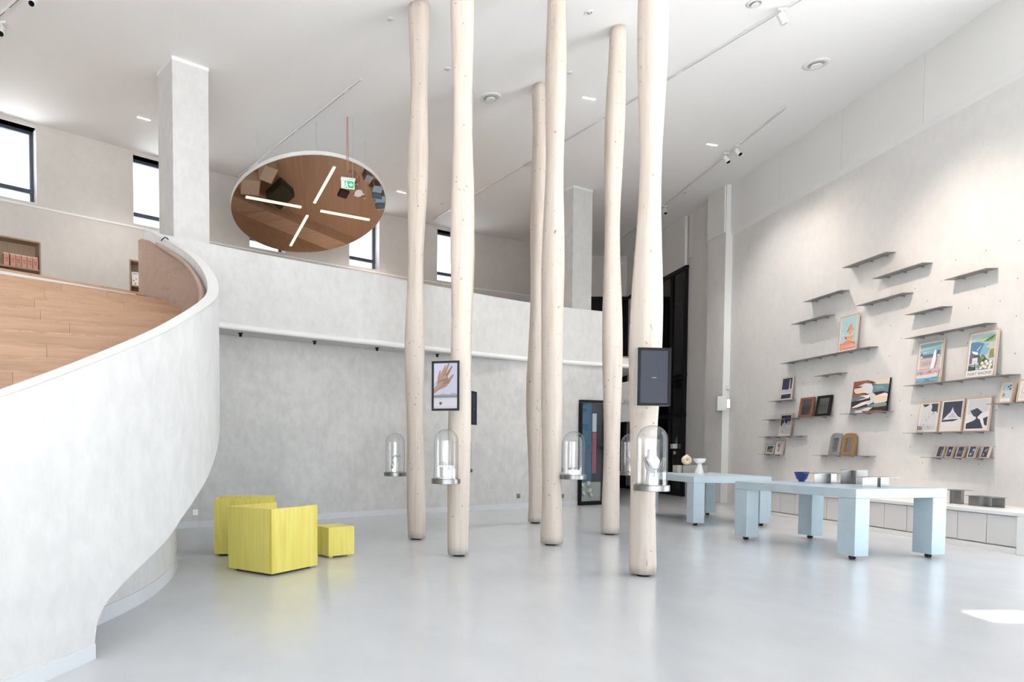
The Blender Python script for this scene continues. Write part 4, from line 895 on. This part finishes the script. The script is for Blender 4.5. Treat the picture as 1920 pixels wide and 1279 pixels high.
# ------------------------------------------------------------------ ceiling fittings
def track(label, a, b, ext=0.0, fits=()):
    A = onz(*a, ZC); B = onz(*b, ZC); d = (B - A).normalized(); B = B + d * ext; L = (B - A).length; ang = math.atan2(d.y, d.x)
    o = thing('lighting_track', label, 'lighting track', (A.x, A.y, ZC), ang, 'ceiling lighting tracks')
    box('rail_body', (L / 2, .012, -.0175), (L, .014, .035), M['white'], o); box('rail_body', (L / 2, -.012, -.0175), (L, .014, .035), M['white'], o)
    box('power_slot', (L / 2, 0, -.017), (L - .02, .012, .033), M['black'], o)
    for e_ in (.008, L - .008): box('end_cap', (e_, 0, -.018), (.016, .04, .037), M['white'], o)
    k = 1.0
    while k < L - .4: box('joint_cover', (k, 0, -.0352), (.14, .04, .003), M['white'], o); k += 1.9
    return o
track('long lighting track crossing the ceiling behind the logs', (810, 412), (1495, 0), 2.0)
track('lighting track on the right of the ceiling, parallel to the shelf wall', (1165, 447), (1473, 200))
track('lighting track running to the tilted ceiling mirror', (448, 329), (677, 146))
track('lighting track in the top left corner', (-40, 62), (38, -8), .3)
def spot(label, px, py, target, power=0, col=(1, .85, .73), size=1.0, cone=40, drop=.0):
    p = onz(px, py, ZC - .19); o = thing('track_spotlight', label, 'spotlight', (p.x, p.y, ZC), 0, 'track spotlights')
    d = (Vector(target) - Vector((p.x, p.y, ZC - .17))).normalized(); q = d.to_track_quat('Z', 'Y').to_euler()
    box('adapter', (0, 0, -.045), (.13, .035, .025), M['white'], o)
    tube('stem', [(0, 0, -.05), (0, 0, -.13)], .009, M['white'], o, 8)
    h = lathe('lamp_head', [(0, -.07), (.047, -.07), (.05, -.06), (.05, .10), (.042, .10), (.04, .06), (0, .06)], M['white'], o, 24); h.location = (0, 0, -.17); h.rotation_euler = q
    g = lathe('lens', [(0, .061), (.039, .061), (.041, .099)], M['black'], h, 24, closed_ends=False)
    if power:
        l = bpy.data.lights.new('lamp', 'SPOT'); l.energy = power; l.color = col; l.spot_size = math.radians(cone); l.spot_blend = 1.0; l.shadow_soft_size = .03
        lo = bpy.data.objects.new('lamp', l); COL.objects.link(lo); lo.parent = o; lo.location = tuple(Vector((0, 0, -.17)) + d * .11); lo.rotation_euler = d.to_track_quat('-Z', 'Y').to_euler()
    return o
SPW = 1.0
spot('white track spotlight of a close pair, the one farther from the camera', 1362, 300, (XW, 13.3, 3.3), 100 * SPW, cone=56)
spot('white track spotlight of a close pair, the one nearer the camera', 1384, 286, (XW, 11.9, 2.9), 130 * SPW, cone=60)
spot('white track spotlight half hidden by the nearest log', 1247, 397, (7.6, 14, 0), 300, cone=60)
spot('large white track spotlight near the top of the picture', 1466, 36, (XW, 11.0, 2.2), 620 * SPW, cone=70)
spot('white track spotlight at the very top left', 62, 3, (-4.5, 5, 0), 0)
spot('white track spotlight cut by the left edge', 3, 60, (-4, 5.5, 0), 0)
def slot(label, px, py, ang, pw=260):
    p = onz(px, py, ZC); o = thing('recessed_slot_light', label, 'ceiling light', (p.x, p.y, ZC), ang, 'recessed slot lights')
    box('trim', (0, 0, -.003), (.30, .05, .006), M['white'], o); box('light_strip', (0, 0, -.007), (.26, .03, .006), M['slot'], o)
    l = bpy.data.lights.new('lamp', 'SPOT'); l.energy = pw; l.color = (1, .95, .89); l.spot_size = math.radians(110); l.spot_blend = .7; l.shadow_soft_size = .08
    lo = bpy.data.objects.new('lamp', l); COL.objects.link(lo); lo.parent = o; lo.location = (0, 0, -.03)
SLW = 340
slot('bright recessed slot light left of the square column', 270, 222, .6, 160)
slot('bright recessed slot light right of the tilted mirror', 753, 360, .6, SLW)
slot('bright recessed slot light between the middle logs', 1104, 184, .3, SLW)
slot('bright recessed slot light between the two right tracks', 1335, 271, .3, SLW)
def vent(label, px, py, r):
    p = onz(px, py, ZC); o = thing('ceiling_diffuser', label, 'air diffuser', (p.x, p.y, ZC), 0, 'round ceiling diffusers')
    lathe('flange', [(r * .62, -.001), (r, -.001), (r, -.008), (r * .95, -.014), (r * .7, -.02), (r * .62, -.012)], M['white'], o, 36, closed_ends=False)
    lathe('throat', [(r * .62, -.005), (r * .55, -.002), (0, -.002)], plain('throat_grey', (.6, .6, .6), .7), o, 36, closed_ends=False)
    lathe('cone', [(0, -.045), (r * .42, -.045), (r * .46, -.035), (r * .3, -.01), (0, -.008)], M['white'], o, 36)
vent('round ceiling diffuser between the two left log tops', 919, 183, .2)
vent('round ceiling diffuser at the right, near the shelf wall', 1530, 120, .2)
vent('round ceiling diffuser mostly hidden behind the middle logs', 996, 306, .2)
vent('round ceiling diffuser cut by the top edge', 1416, 5, .12)
def puck(label, px, py, r=.06):
    p = onz(px, py, ZC); o = thing('ceiling_sensor', label, 'sensor', (p.x, p.y, ZC), 0, 'small round ceiling sensors')
    lathe('ring', [(r * .6, -.001), (r, -.001), (r, -.01), (r * .8, -.016), (r * .6, -.010)], M['white'], o, 24, closed_ends=False); lathe('eye', [(0, -.022), (r * .3, -.02), (r * .55, -.004), (0, -.002)], M['alu'], o, 20)
puck('small round ceiling sensor left of the leftmost log', 731, 36); puck('small round ceiling sensor between the two left logs', 838, 129); puck('small round ceiling sensor at the top middle', 1104, 23, .065); puck('small round ceiling sensor beside the middle log', 1067, 136, .055); puck('small round ceiling sensor low beside the hand screen log', 829, 381, .08)
puck('tiny dark ceiling sensor beside the right track', 1283, 362, .05)

# ------------------------------------------------------------------ tilted round mirror with four light bars
C = Vector((-.8334, 15.5, 6.6732)); NN = Vector((.0761, -.2882, -.9545)); RD = 1.706
mo = thing('ceiling_mirror', 'large tilted round mirror reflecting the oak gallery floor, with four warm light bars', 'mirror', tuple(C))
mo.rotation_euler = NN.to_track_quat('-Z', 'Y').to_euler()
lathe('rim_body', [(0, .0), (RD, .0), (RD, .085), (RD - .03, .095), (0, .095)], M['white'], mo, 96)
lathe('mirror_face', [(0, -.004), (RD - .012, -.004), (RD - .012, .002)], M['mirror'], mo, 96, False, closed_ends=False)
inv = mo.rotation_euler.to_matrix().inverted()
for p, q in (((-1.309, -.551, .062), (-.165, -.076, .01)), ((.254, .103, -.011), (1.352, .554, -.059)), ((.131, -.181, .065), (.586, -1.232, .419)), ((-.51, 1.293, -.431), (-.045, .222, -.071))):
    a, b = inv @ Vector(p), inv @ Vector(q); m = (a + b) / 2; d = b - a
    o = box('light_bar', (0, 0, 0), (d.length, .055, .012), M['led'], mo); o.location = (m.x, m.y, -.011); o.rotation_euler = (0, 0, math.atan2(d.y, d.x))
for a in (.4, 1.5, 2.6, 3.9, 5.2):
    p = C + mo.rotation_euler.to_matrix() @ Vector((1.3 * math.cos(a), 1.3 * math.sin(a), .13)); w_ = inv @ (Vector((p.x, p.y, ZC)) - C)
    tube('suspension_wire', [tuple(inv @ (p - C)), tuple(w_)], .004, M['alu'], mo, 6)
seam = box('rim_seam', (0, 0, 0), (.006, .004, .085), M['black'], mo); seam.location = (RD * math.cos(-1.78), RD * math.sin(-1.78), .043); seam.rotation_euler = (0, 0, -1.78 + pi / 2)
# exit sign
ES = Vector((.024, 14.1, 0)); zt_ = ony(652, 338, 14.1).z
es = thing('exit_sign', 'green running-man exit sign hanging on copper rods', 'sign', (ES.x, ES.y, zt_))
es.rotation_euler = (0, 0, math.radians(18))
box('lamp_housing', (0, 0, .02), (.30, .07, .045), M['white'], es, .004)
box('sign_plate', (.0, 0, -.085), (.27, .012, .165), emis('sign_white', (.75, .92, .80), .8), es)
GS = emis('sign_green', (.02, .32, .12), .7); GW = emis('sign_pictogram', (.8, .95, .85), .9)
box('green_field', (.0, -.0075, -.085), (.25, .003, .145), GS, es)
def pict(nm, pts): mesh(nm, [(x, -.0095, z) for x, z in pts], [tuple(range(len(pts)))], GW, es, recalc=False)
pict('arrow', [(.02, -.075), (.055, -.075), (.055, -.05), (.10, -.085), (.055, -.12), (.055, -.095), (.02, -.095)])
pict('door', [(-.115, -.145), (-.075, -.145), (-.075, -.03), (-.115, -.03)])
pict('running_figure', [(-.05, -.06), (-.02, -.055), (-.01, -.085), (-.015, -.11), (.005, -.14), (-.008, -.145), (-.03, -.11), (-.05, -.14), (-.065, -.14), (-.045, -.1), (-.055, -.08)])
mesh('figure_head', [(-.028 + .012 * math.cos(t), -.0095, -.04 + .012 * math.sin(t)) for t in [2 * pi * k / 12 for k in range(12)]], [tuple(range(12))], GW, es, recalc=False)
tube('copper_rod', [(-.02, 0, .04), (-.02, 0, ZC - zt_)], .007, M['copper'], es, 8); tube('copper_rod', [(.02, 0, .04), (.0, 0, ZC - zt_)], .007, M['copper'], es, 8); tube('wire', [(.10, 0, .04), (.10, 0, ZC - zt_)], .003, M['alu'], es, 6)

# ------------------------------------------------------------------ small things on walls
def socket(label, P, px, py):
    s, p, z = P.hit(px, py); t = P.at(s)[1]; o = thing('wall_socket', label, 'socket', (p.x + .006 * t.y, p.y - .006 * t.x, z), math.atan2(t.y, t.x), 'wall sockets')
    dk = 'dark' in label
    box('plate', (0, 0, 0), (.10, .012, .10), M['steel_d'] if dk else M['alu'], o, .002); box('insert', (0, -.006, 0), (.06, .004, .06), M['black'] if dk else M['white'], o)
    h = lathe('outlet', [(.012, 0), (.022, 0), (.022, .003), (.012, .003)], M['alu'], o, 20, closed_ends=False); h.rotation_euler = (pi / 2, 0, 0); h.location = (0, -.008, 0)
socket('white wall socket low on the back wall beside the stair drum', BW, 366, 961); socket('dark wall socket low on the back wall between logs', BW, 972, 930); socket('dark wall socket low on the back wall left of the glass case', BW, 1054, 930)
# small spotlights under the gallery edge
LG = GPoly.off(.22)
for k, (px, py) in enumerate(((451, 623), (590, 640), (707, 654), (820, 666), (919, 675))):
    s, p, z = LG.hit(px, py)
    o = thing('ledge_spotlight', 'tiny black spotlight under the gallery edge, %s from the left' % ['first', 'second', 'third', 'fourth', 'fifth'][k], 'spotlight', (p.x, p.y, 3.40), 0, 'tiny spotlights under the gallery')
    lathe('canopy', [(.045, 0), (.045, -.012), (.02, -.02)], M['black'], o, 16); lathe('head', [(.026, -.015), (.026, -.06), (.02, -.065)], M['black'], o, 16)
# glass display case set in the back wall
sA, pA, _ = BW.hit(1083, 850); sB, pB, _ = BW.hit(1127, 850)
dA = (pB - pA); LA = dA.length; cs = thing('display_case', 'tall black-framed glass display case set against the back wall', 'display case', (pA.x + .03, pA.y - .055, 0), math.atan2(dA.y, dA.x))
zt2 = HC + ray(1083, 750).z * pA.y
for c, s in (((LA / 2, 0, zt2 - .03), (LA, .09, .06)), ((LA / 2, 0, .045), (LA, .09, .09)), ((.02, 0, zt2 / 2), (.04, .09, zt2 - .15)), ((LA - .02, 0, zt2 / 2), (.04, .09, zt2 - .15))): box('frame_bar', c, s, M['black'], cs)
box('blue_reflection', (LA * .28, .035, zt2 / 2), (LA * .52, .012, zt2 - .14), plain('case_blue_reflection', (.055, .16, .27), .4), cs); box('dark_back', (LA * .76, .035, zt2 / 2), (LA * .42, .012, zt2 - .14), plain('case_dark', (.03, .045, .065), .25), cs)  # blue panel puts the glass reflections into the backing colour
box('pink_panel', (LA * .64, .022, 1.28), (LA * .17, .01, 1.0), plain('case_pink', (.42, .10, .15), .5), cs); box('pale_panel', (LA * .64, .022, 2.02), (LA * .17, .01, .45), plain('case_pale', (.62, .66, .72), .5), cs)
box('mirror_base', (LA / 2, .022, .33), (LA - .1, .01, .46), plain('case_pale_green', (.45, .50, .46), .3), cs)
box('glass_door', (LA / 2, -.035, zt2 / 2), (LA - .08, .006, zt2 - .15), M['pane'], cs)
for k, (x, z) in enumerate(((.13, .50), (.26, .53), (.16, .30), (.30, .36), (.40, .26))):
    p_ = thing('ceramic_piece', 'pale ceramic piece in the glass display case, %s' % ['upper left', 'upper middle', 'lower left', 'centre', 'lower right'][k], 'ceramic', (0, 0, 0)); ca = math.atan2(dA.y, dA.x)
    p_.location = (cs.location.x + x * math.cos(ca), cs.location.y + x * math.sin(ca), z - .06); p_.rotation_euler = (0, 0, ca)
    lathe('vessel', [(0, 0), (.03, 0), (.05, .05), (.045, .10), (.03, .12), (.026, .12), (.03, .10), (0, .02)], plain('celadon', (.55, .60, .55), .4), p_, 20).rotation_euler = (0, .5 if k % 2 else -.6, 0)
# speaker, sensor, alarm, wall box
sp = thing('wall_speaker', 'white wall loudspeaker mounted beside the pilaster', 'speaker', onx(1354, 757, XW - .18)); sp.rotation_euler = (0, 0, math.radians(-18))
box('cabinet', (-.02, 0, 0), (.22, .24, .36), M['white'], sp, .012); box('grille', (-.02, -.122, 0), (.19, .006, .33), plain('grille_white', (.72, .72, .72), .7), sp); box('wall_bracket', (.13, .03, 0), (.10, .05, .22), M['alu'], sp)
sn = thing('wall_sensor', 'small white motion sensor on the wall above the loudspeaker', 'sensor', onx(1364, 727, XW - .05)); box('body', (0, 0, 0), (.09, .11, .11), M['white'], sn, .015); lathe('sensor_window', [(0, 0), (.03, 0), (.025, .015)], plain('sensor_dark', (.5, .5, .52), .3), sn, 16, loc=(0, 0, -.07))
wbx = thing('wall_dispenser', 'white angled dispenser on the far grey wall', 'dispenser', onx(1266, 833, XW - .04)); box('tray', (-.04, 0, -.06), (.14, .16, .14), M['white'], wbx, .01); mesh('support_arm', [(0, -.05, 0), (.03, -.05, 0), (.03, -.05, .26), (0, .05, 0), (.03, .05, 0), (.03, .05, .26)], [(0, 1, 2), (5, 4, 3), (0, 3, 4, 1), (1, 4, 5, 2), (2, 5, 3, 0)], M['steel'], wbx)
al = thing('fire_call_point', 'small red fire call point on the far grey wall', 'alarm', onx(1264, 849, XW - .02)); box('red_box', (0, 0, 0), (.05, .10, .10), plain('alarm_red', (.35, .01, .02), .4), al, .006); box('white_face', (-.02, -.056, 0), (.05, .014, .09), M['white'], al)
lp_ = thing('round_wall_lamp', 'round ring-shaped fitting on the far upper wall', 'wall lamp', ony(1163, 493, 24.02)); rg = lathe('ring', [(.10, 0), (.15, 0), (.15, .03), (.10, .03), (.10, 0)], M['alu'], lp_, 32, closed_ends=False); rg.rotation_euler = (pi / 2, 0, 0); dk = lathe('disc', [(0, .01), (.10, .01), (.1, .02)], M['white'], lp_, 32); dk.rotation_euler = (pi / 2, 0, 0)

# ------------------------------------------------------------------ niches in the window wall
def niche(label, rng, shelf_z):
    s0, s1, z0, z1 = rng; a, _ = WW.at(s0); b, _ = WW.at(s1); d = (b - a); L = d.length; ang = math.atan2(d.y, d.x)
    o = thing('niche_shelf', label, 'shelf niche', (a.x, a.y, z0), ang, 'oak niches in the window wall'); Hh = z1 - z0; t = .03
    box('back_panel', (L / 2, .30, Hh / 2), (L - .01, .02, Hh - .01), M['oak_niche'], o)
    for c, s in (((L / 2, .145, Hh - t / 2), (L, .31, t)), ((L / 2, .145, t / 2), (L, .31, t))): box('niche_board', c, s, M['oak_niche'], o)
    for x in (t / 2, L - t / 2): box('niche_side', (x, .145, Hh / 2), (t, .31, Hh - 2 * t), M['oak_niche'], o)
    box('shelf', (L / 2, .155, shelf_z - z0), (L - 2 * t, .28, .03), M['oak_niche'], o)
    return o, L, ang
z_s1 = WW.hit(60, 505); zs1 = z_s1[2]
n1, L1, an1 = niche('wide oak-lined niche with a row of pink cartons', NI[0], zs1)
KR = [(.60, .31, .22), (.58, .30, .22), (.55, .28, .21)]
xs = [WW.hit(px, 490)[0] - NI[0][0] for px in (8, 20, 30.5, 41, 51.5, 62)]
for k, x in enumerate(xs):
    w_ = .098; o = thing('pink_carton', 'pink cardboard carton in the oak niche, %s from the left' % ['first', 'second', 'third', 'fourth', 'fifth', 'sixth'][k], 'carton', (0, 0, 0), an1, 'pink cartons in the niche')
    v2 = Vector((x + w_ / 2, .07)); o.location = (n1.location.x + v2.x * math.cos(an1) - v2.y * math.sin(an1), n1.location.y + v2.x * math.sin(an1) + v2.y * math.cos(an1), zs1 + .0155)
    box('carton_body', (0, 0, .11), (w_, .10, .22), plain('carton_pink', KR[k % 3], .6), o, .002); box('lid_fold', (0, 0, .236), (w_, .03, .032), plain('carton_pale', (.72, .58, .48), .6), o)
    box('red_mark', (0, -.051, .135), (.055, .002, .016), flat((.45, .05, .05)), o); box('dark_mark', (.01, -.051, .085), (.016, .002, .02), flat((.12, .03, .03)), o); box('dark_mark', (-.015, -.051, .10), (.014, .002, .012), flat((.18, .05, .05)), o)
hz = WW.hit(255, 536); n2, L2, an2 = niche('narrow oak-lined niche half hidden by the stair balustrade', NI[1], hz[2])
mg = thing('picture_book', 'white picture book with colourful spots leaning in the narrow niche', 'book', (n2.location.x + .24 * math.cos(an2) - .08 * math.sin(an2), n2.location.y + .24 * math.sin(an2) + .08 * math.cos(an2), hz[2] + .018), an2); mg.rotation_euler = (-.12, 0, an2)
mg.rotation_euler = (Matrix.Rotation(an2, 3, 'Z') @ Matrix.Rotation(-.14, 3, 'X')).to_euler()
box('cover', (0, .008, .16), (.30, .016, .32), M['ceramic'], mg)
q = random.Random(4); sh = [(c_, circ(q.uniform(.08, .92), q.uniform(.08, .78), q.uniform(.03, .09), q.uniform(.03, .07), 7)) for c_ in [(.06, .06, .10), (.55, .36, .08), (.10, .12, .25), (.20, .10, .08), (.08, .08, .08), (.48, .42, .40), (.15, .12, .22), (.40, .25, .1)]]
sh += [((.25, .25, .32), rect(.12 + .1 * i, .85, .19 + .1 * i, .93)) for i in range(4)]
poly_art('cover_print', sh, .29, .31, mg)
sw = [WW.L * k / 60 for k in range(19, 44)]
struct(ribbon('trim_6', [tuple(WW.at(s_)[0]) for s_ in sw], 3.72, 5.6, -.03, M['oak_floor'], None, False))
# window-wall bench and gallery furniture (seen in the tilted mirror)
SB = [WW.L * k / 60 for k in range(14, 44)]
bp = [tuple(WW.at(s)[0]) for s in SB]
bn = ribbon('wall_bench', bp, 3.72, 4.15, -.42, M['oak'], None, False); tag(bn, 'long oak bench along the foot of the window wall, seen in the tilted mirror', 'bench')
ot = thing('green_ottoman', 'dark olive green ottoman on the gallery, seen in the tilted mirror', 'ottoman', (-1.40, 17.05, 3.72), math.radians(-38)); box('cushion', (0, 0, .19), (.56, .50, .34), plain('olive_fabric', (.035, .035, .018), .8), ot, .03); box('base', (0, 0, .01), (.5, .44, .02), M['black'], ot)
for k, (x, y_, a_, w_) in enumerate(((-2.12, 16.62, .25, .46), (-1.62, 16.32, .55, .34))):
    o = thing('oak_block', 'pale oak block seat on the gallery, the %s one in the tilted mirror' % ['larger', 'smaller'][k], 'seat', (x, y_, 3.72), a_); box('block', (0, 0, .2), (w_, .42, .38), M['frame_oak'], o, .004); box('foot_rail', (0, 0, .005), (w_ - .06, .36, .01), M['black'], o)
BL = plain('pale_blue_fabric', (.28, .40, .52), .7)
for k, (x, y_, a_) in enumerate(((1.15, 17.3, .3), (1.22, 17.62, .1))):
    o = thing('blue_chair', 'small light blue chair on the gallery, %s in the tilted mirror' % ['upper', 'lower'][k], 'chair', (x, y_, 3.72), a_); box('seat', (0, 0, .22), (.26, .24, .03), BL, o, .004); box('backrest', (.0, .11, .36), (.26, .02, .2), BL, o, .004)
    for sx in (-.11, .11):
        for sy in (-.1, .1): box('leg', (sx, sy, .105), (.02, .02, .2), BL, o)
o = thing('round_white_stool', 'round white stool on the gallery, seen in the tilted mirror', 'stool', (.63, 17.22, 3.72)); lathe('seat', [(0, .32), (.11, .32), (.115, .34), (.11, .36), (0, .36)], M['ceramic'], o, 24); lathe('stem', [(.05, 0), (.02, .02), (.02, .32)], M['white'], o, 16)
o = thing('dark_mat', 'small dark square cushion on the gallery floor, seen in the tilted mirror', 'cushion', (.27, 17.42, 3.72), .5); box('pad', (0, 0, .03), (.26, .22, .06), plain('dark_brown', (.04, .015, .012), .8), o, .012); box('piping', (0, 0, .03), (.264, .224, .006), plain('dark_piping', (.08, .03, .02), .8), o)
for k, (x, y_) in enumerate(((.57, 17.49), (.74, 17.46), (.80, 17.50), (.83, 17.62))):
    o = thing('toy_block', 'little pale wooden toy block on the gallery floor, %s of four' % ['leftmost', 'second from the left', 'third from the left', 'rightmost'][k], 'toy', (x, y_, 3.72), k * .4, 'toy blocks on the gallery'); box('cube', (0, 0, .03), (.06, .06, .06), flat([(.7, .5, .42), (.7, .66, .6), (.72, .68, .62), (.6, .45, .12)][k]), o, .004)
o = thing('patterned_pouf', 'small grey patterned cube pouf on the gallery, seen in the tilted mirror', 'pouf', (.93, 16.95, 3.72), .5); box('cube', (0, 0, .11), (.2, .2, .2), rough_metal('speckled_fabric', (.12, .12, .13), (.5, .48, .47)), o, .01); box('base', (0, 0, .005), (.18, .18, .01), M['black'], o)
o = thing('wire_stool', 'small dark wire stool on the gallery, seen in the tilted mirror', 'stool', (.57, 16.98, 3.72)); tube('seat_ring', [(.1 * math.cos(t), .1 * math.sin(t), .3) for t in [2 * pi * k / 20 for k in range(21)]], .01, M['copper'], o, 6)
for k in range(3): tube('leg', [(.1 * math.cos(2.1 * k), .1 * math.sin(2.1 * k), .3), (.14 * math.cos(2.1 * k), .14 * math.sin(2.1 * k), .005)], .008, M['copper'], o, 6)
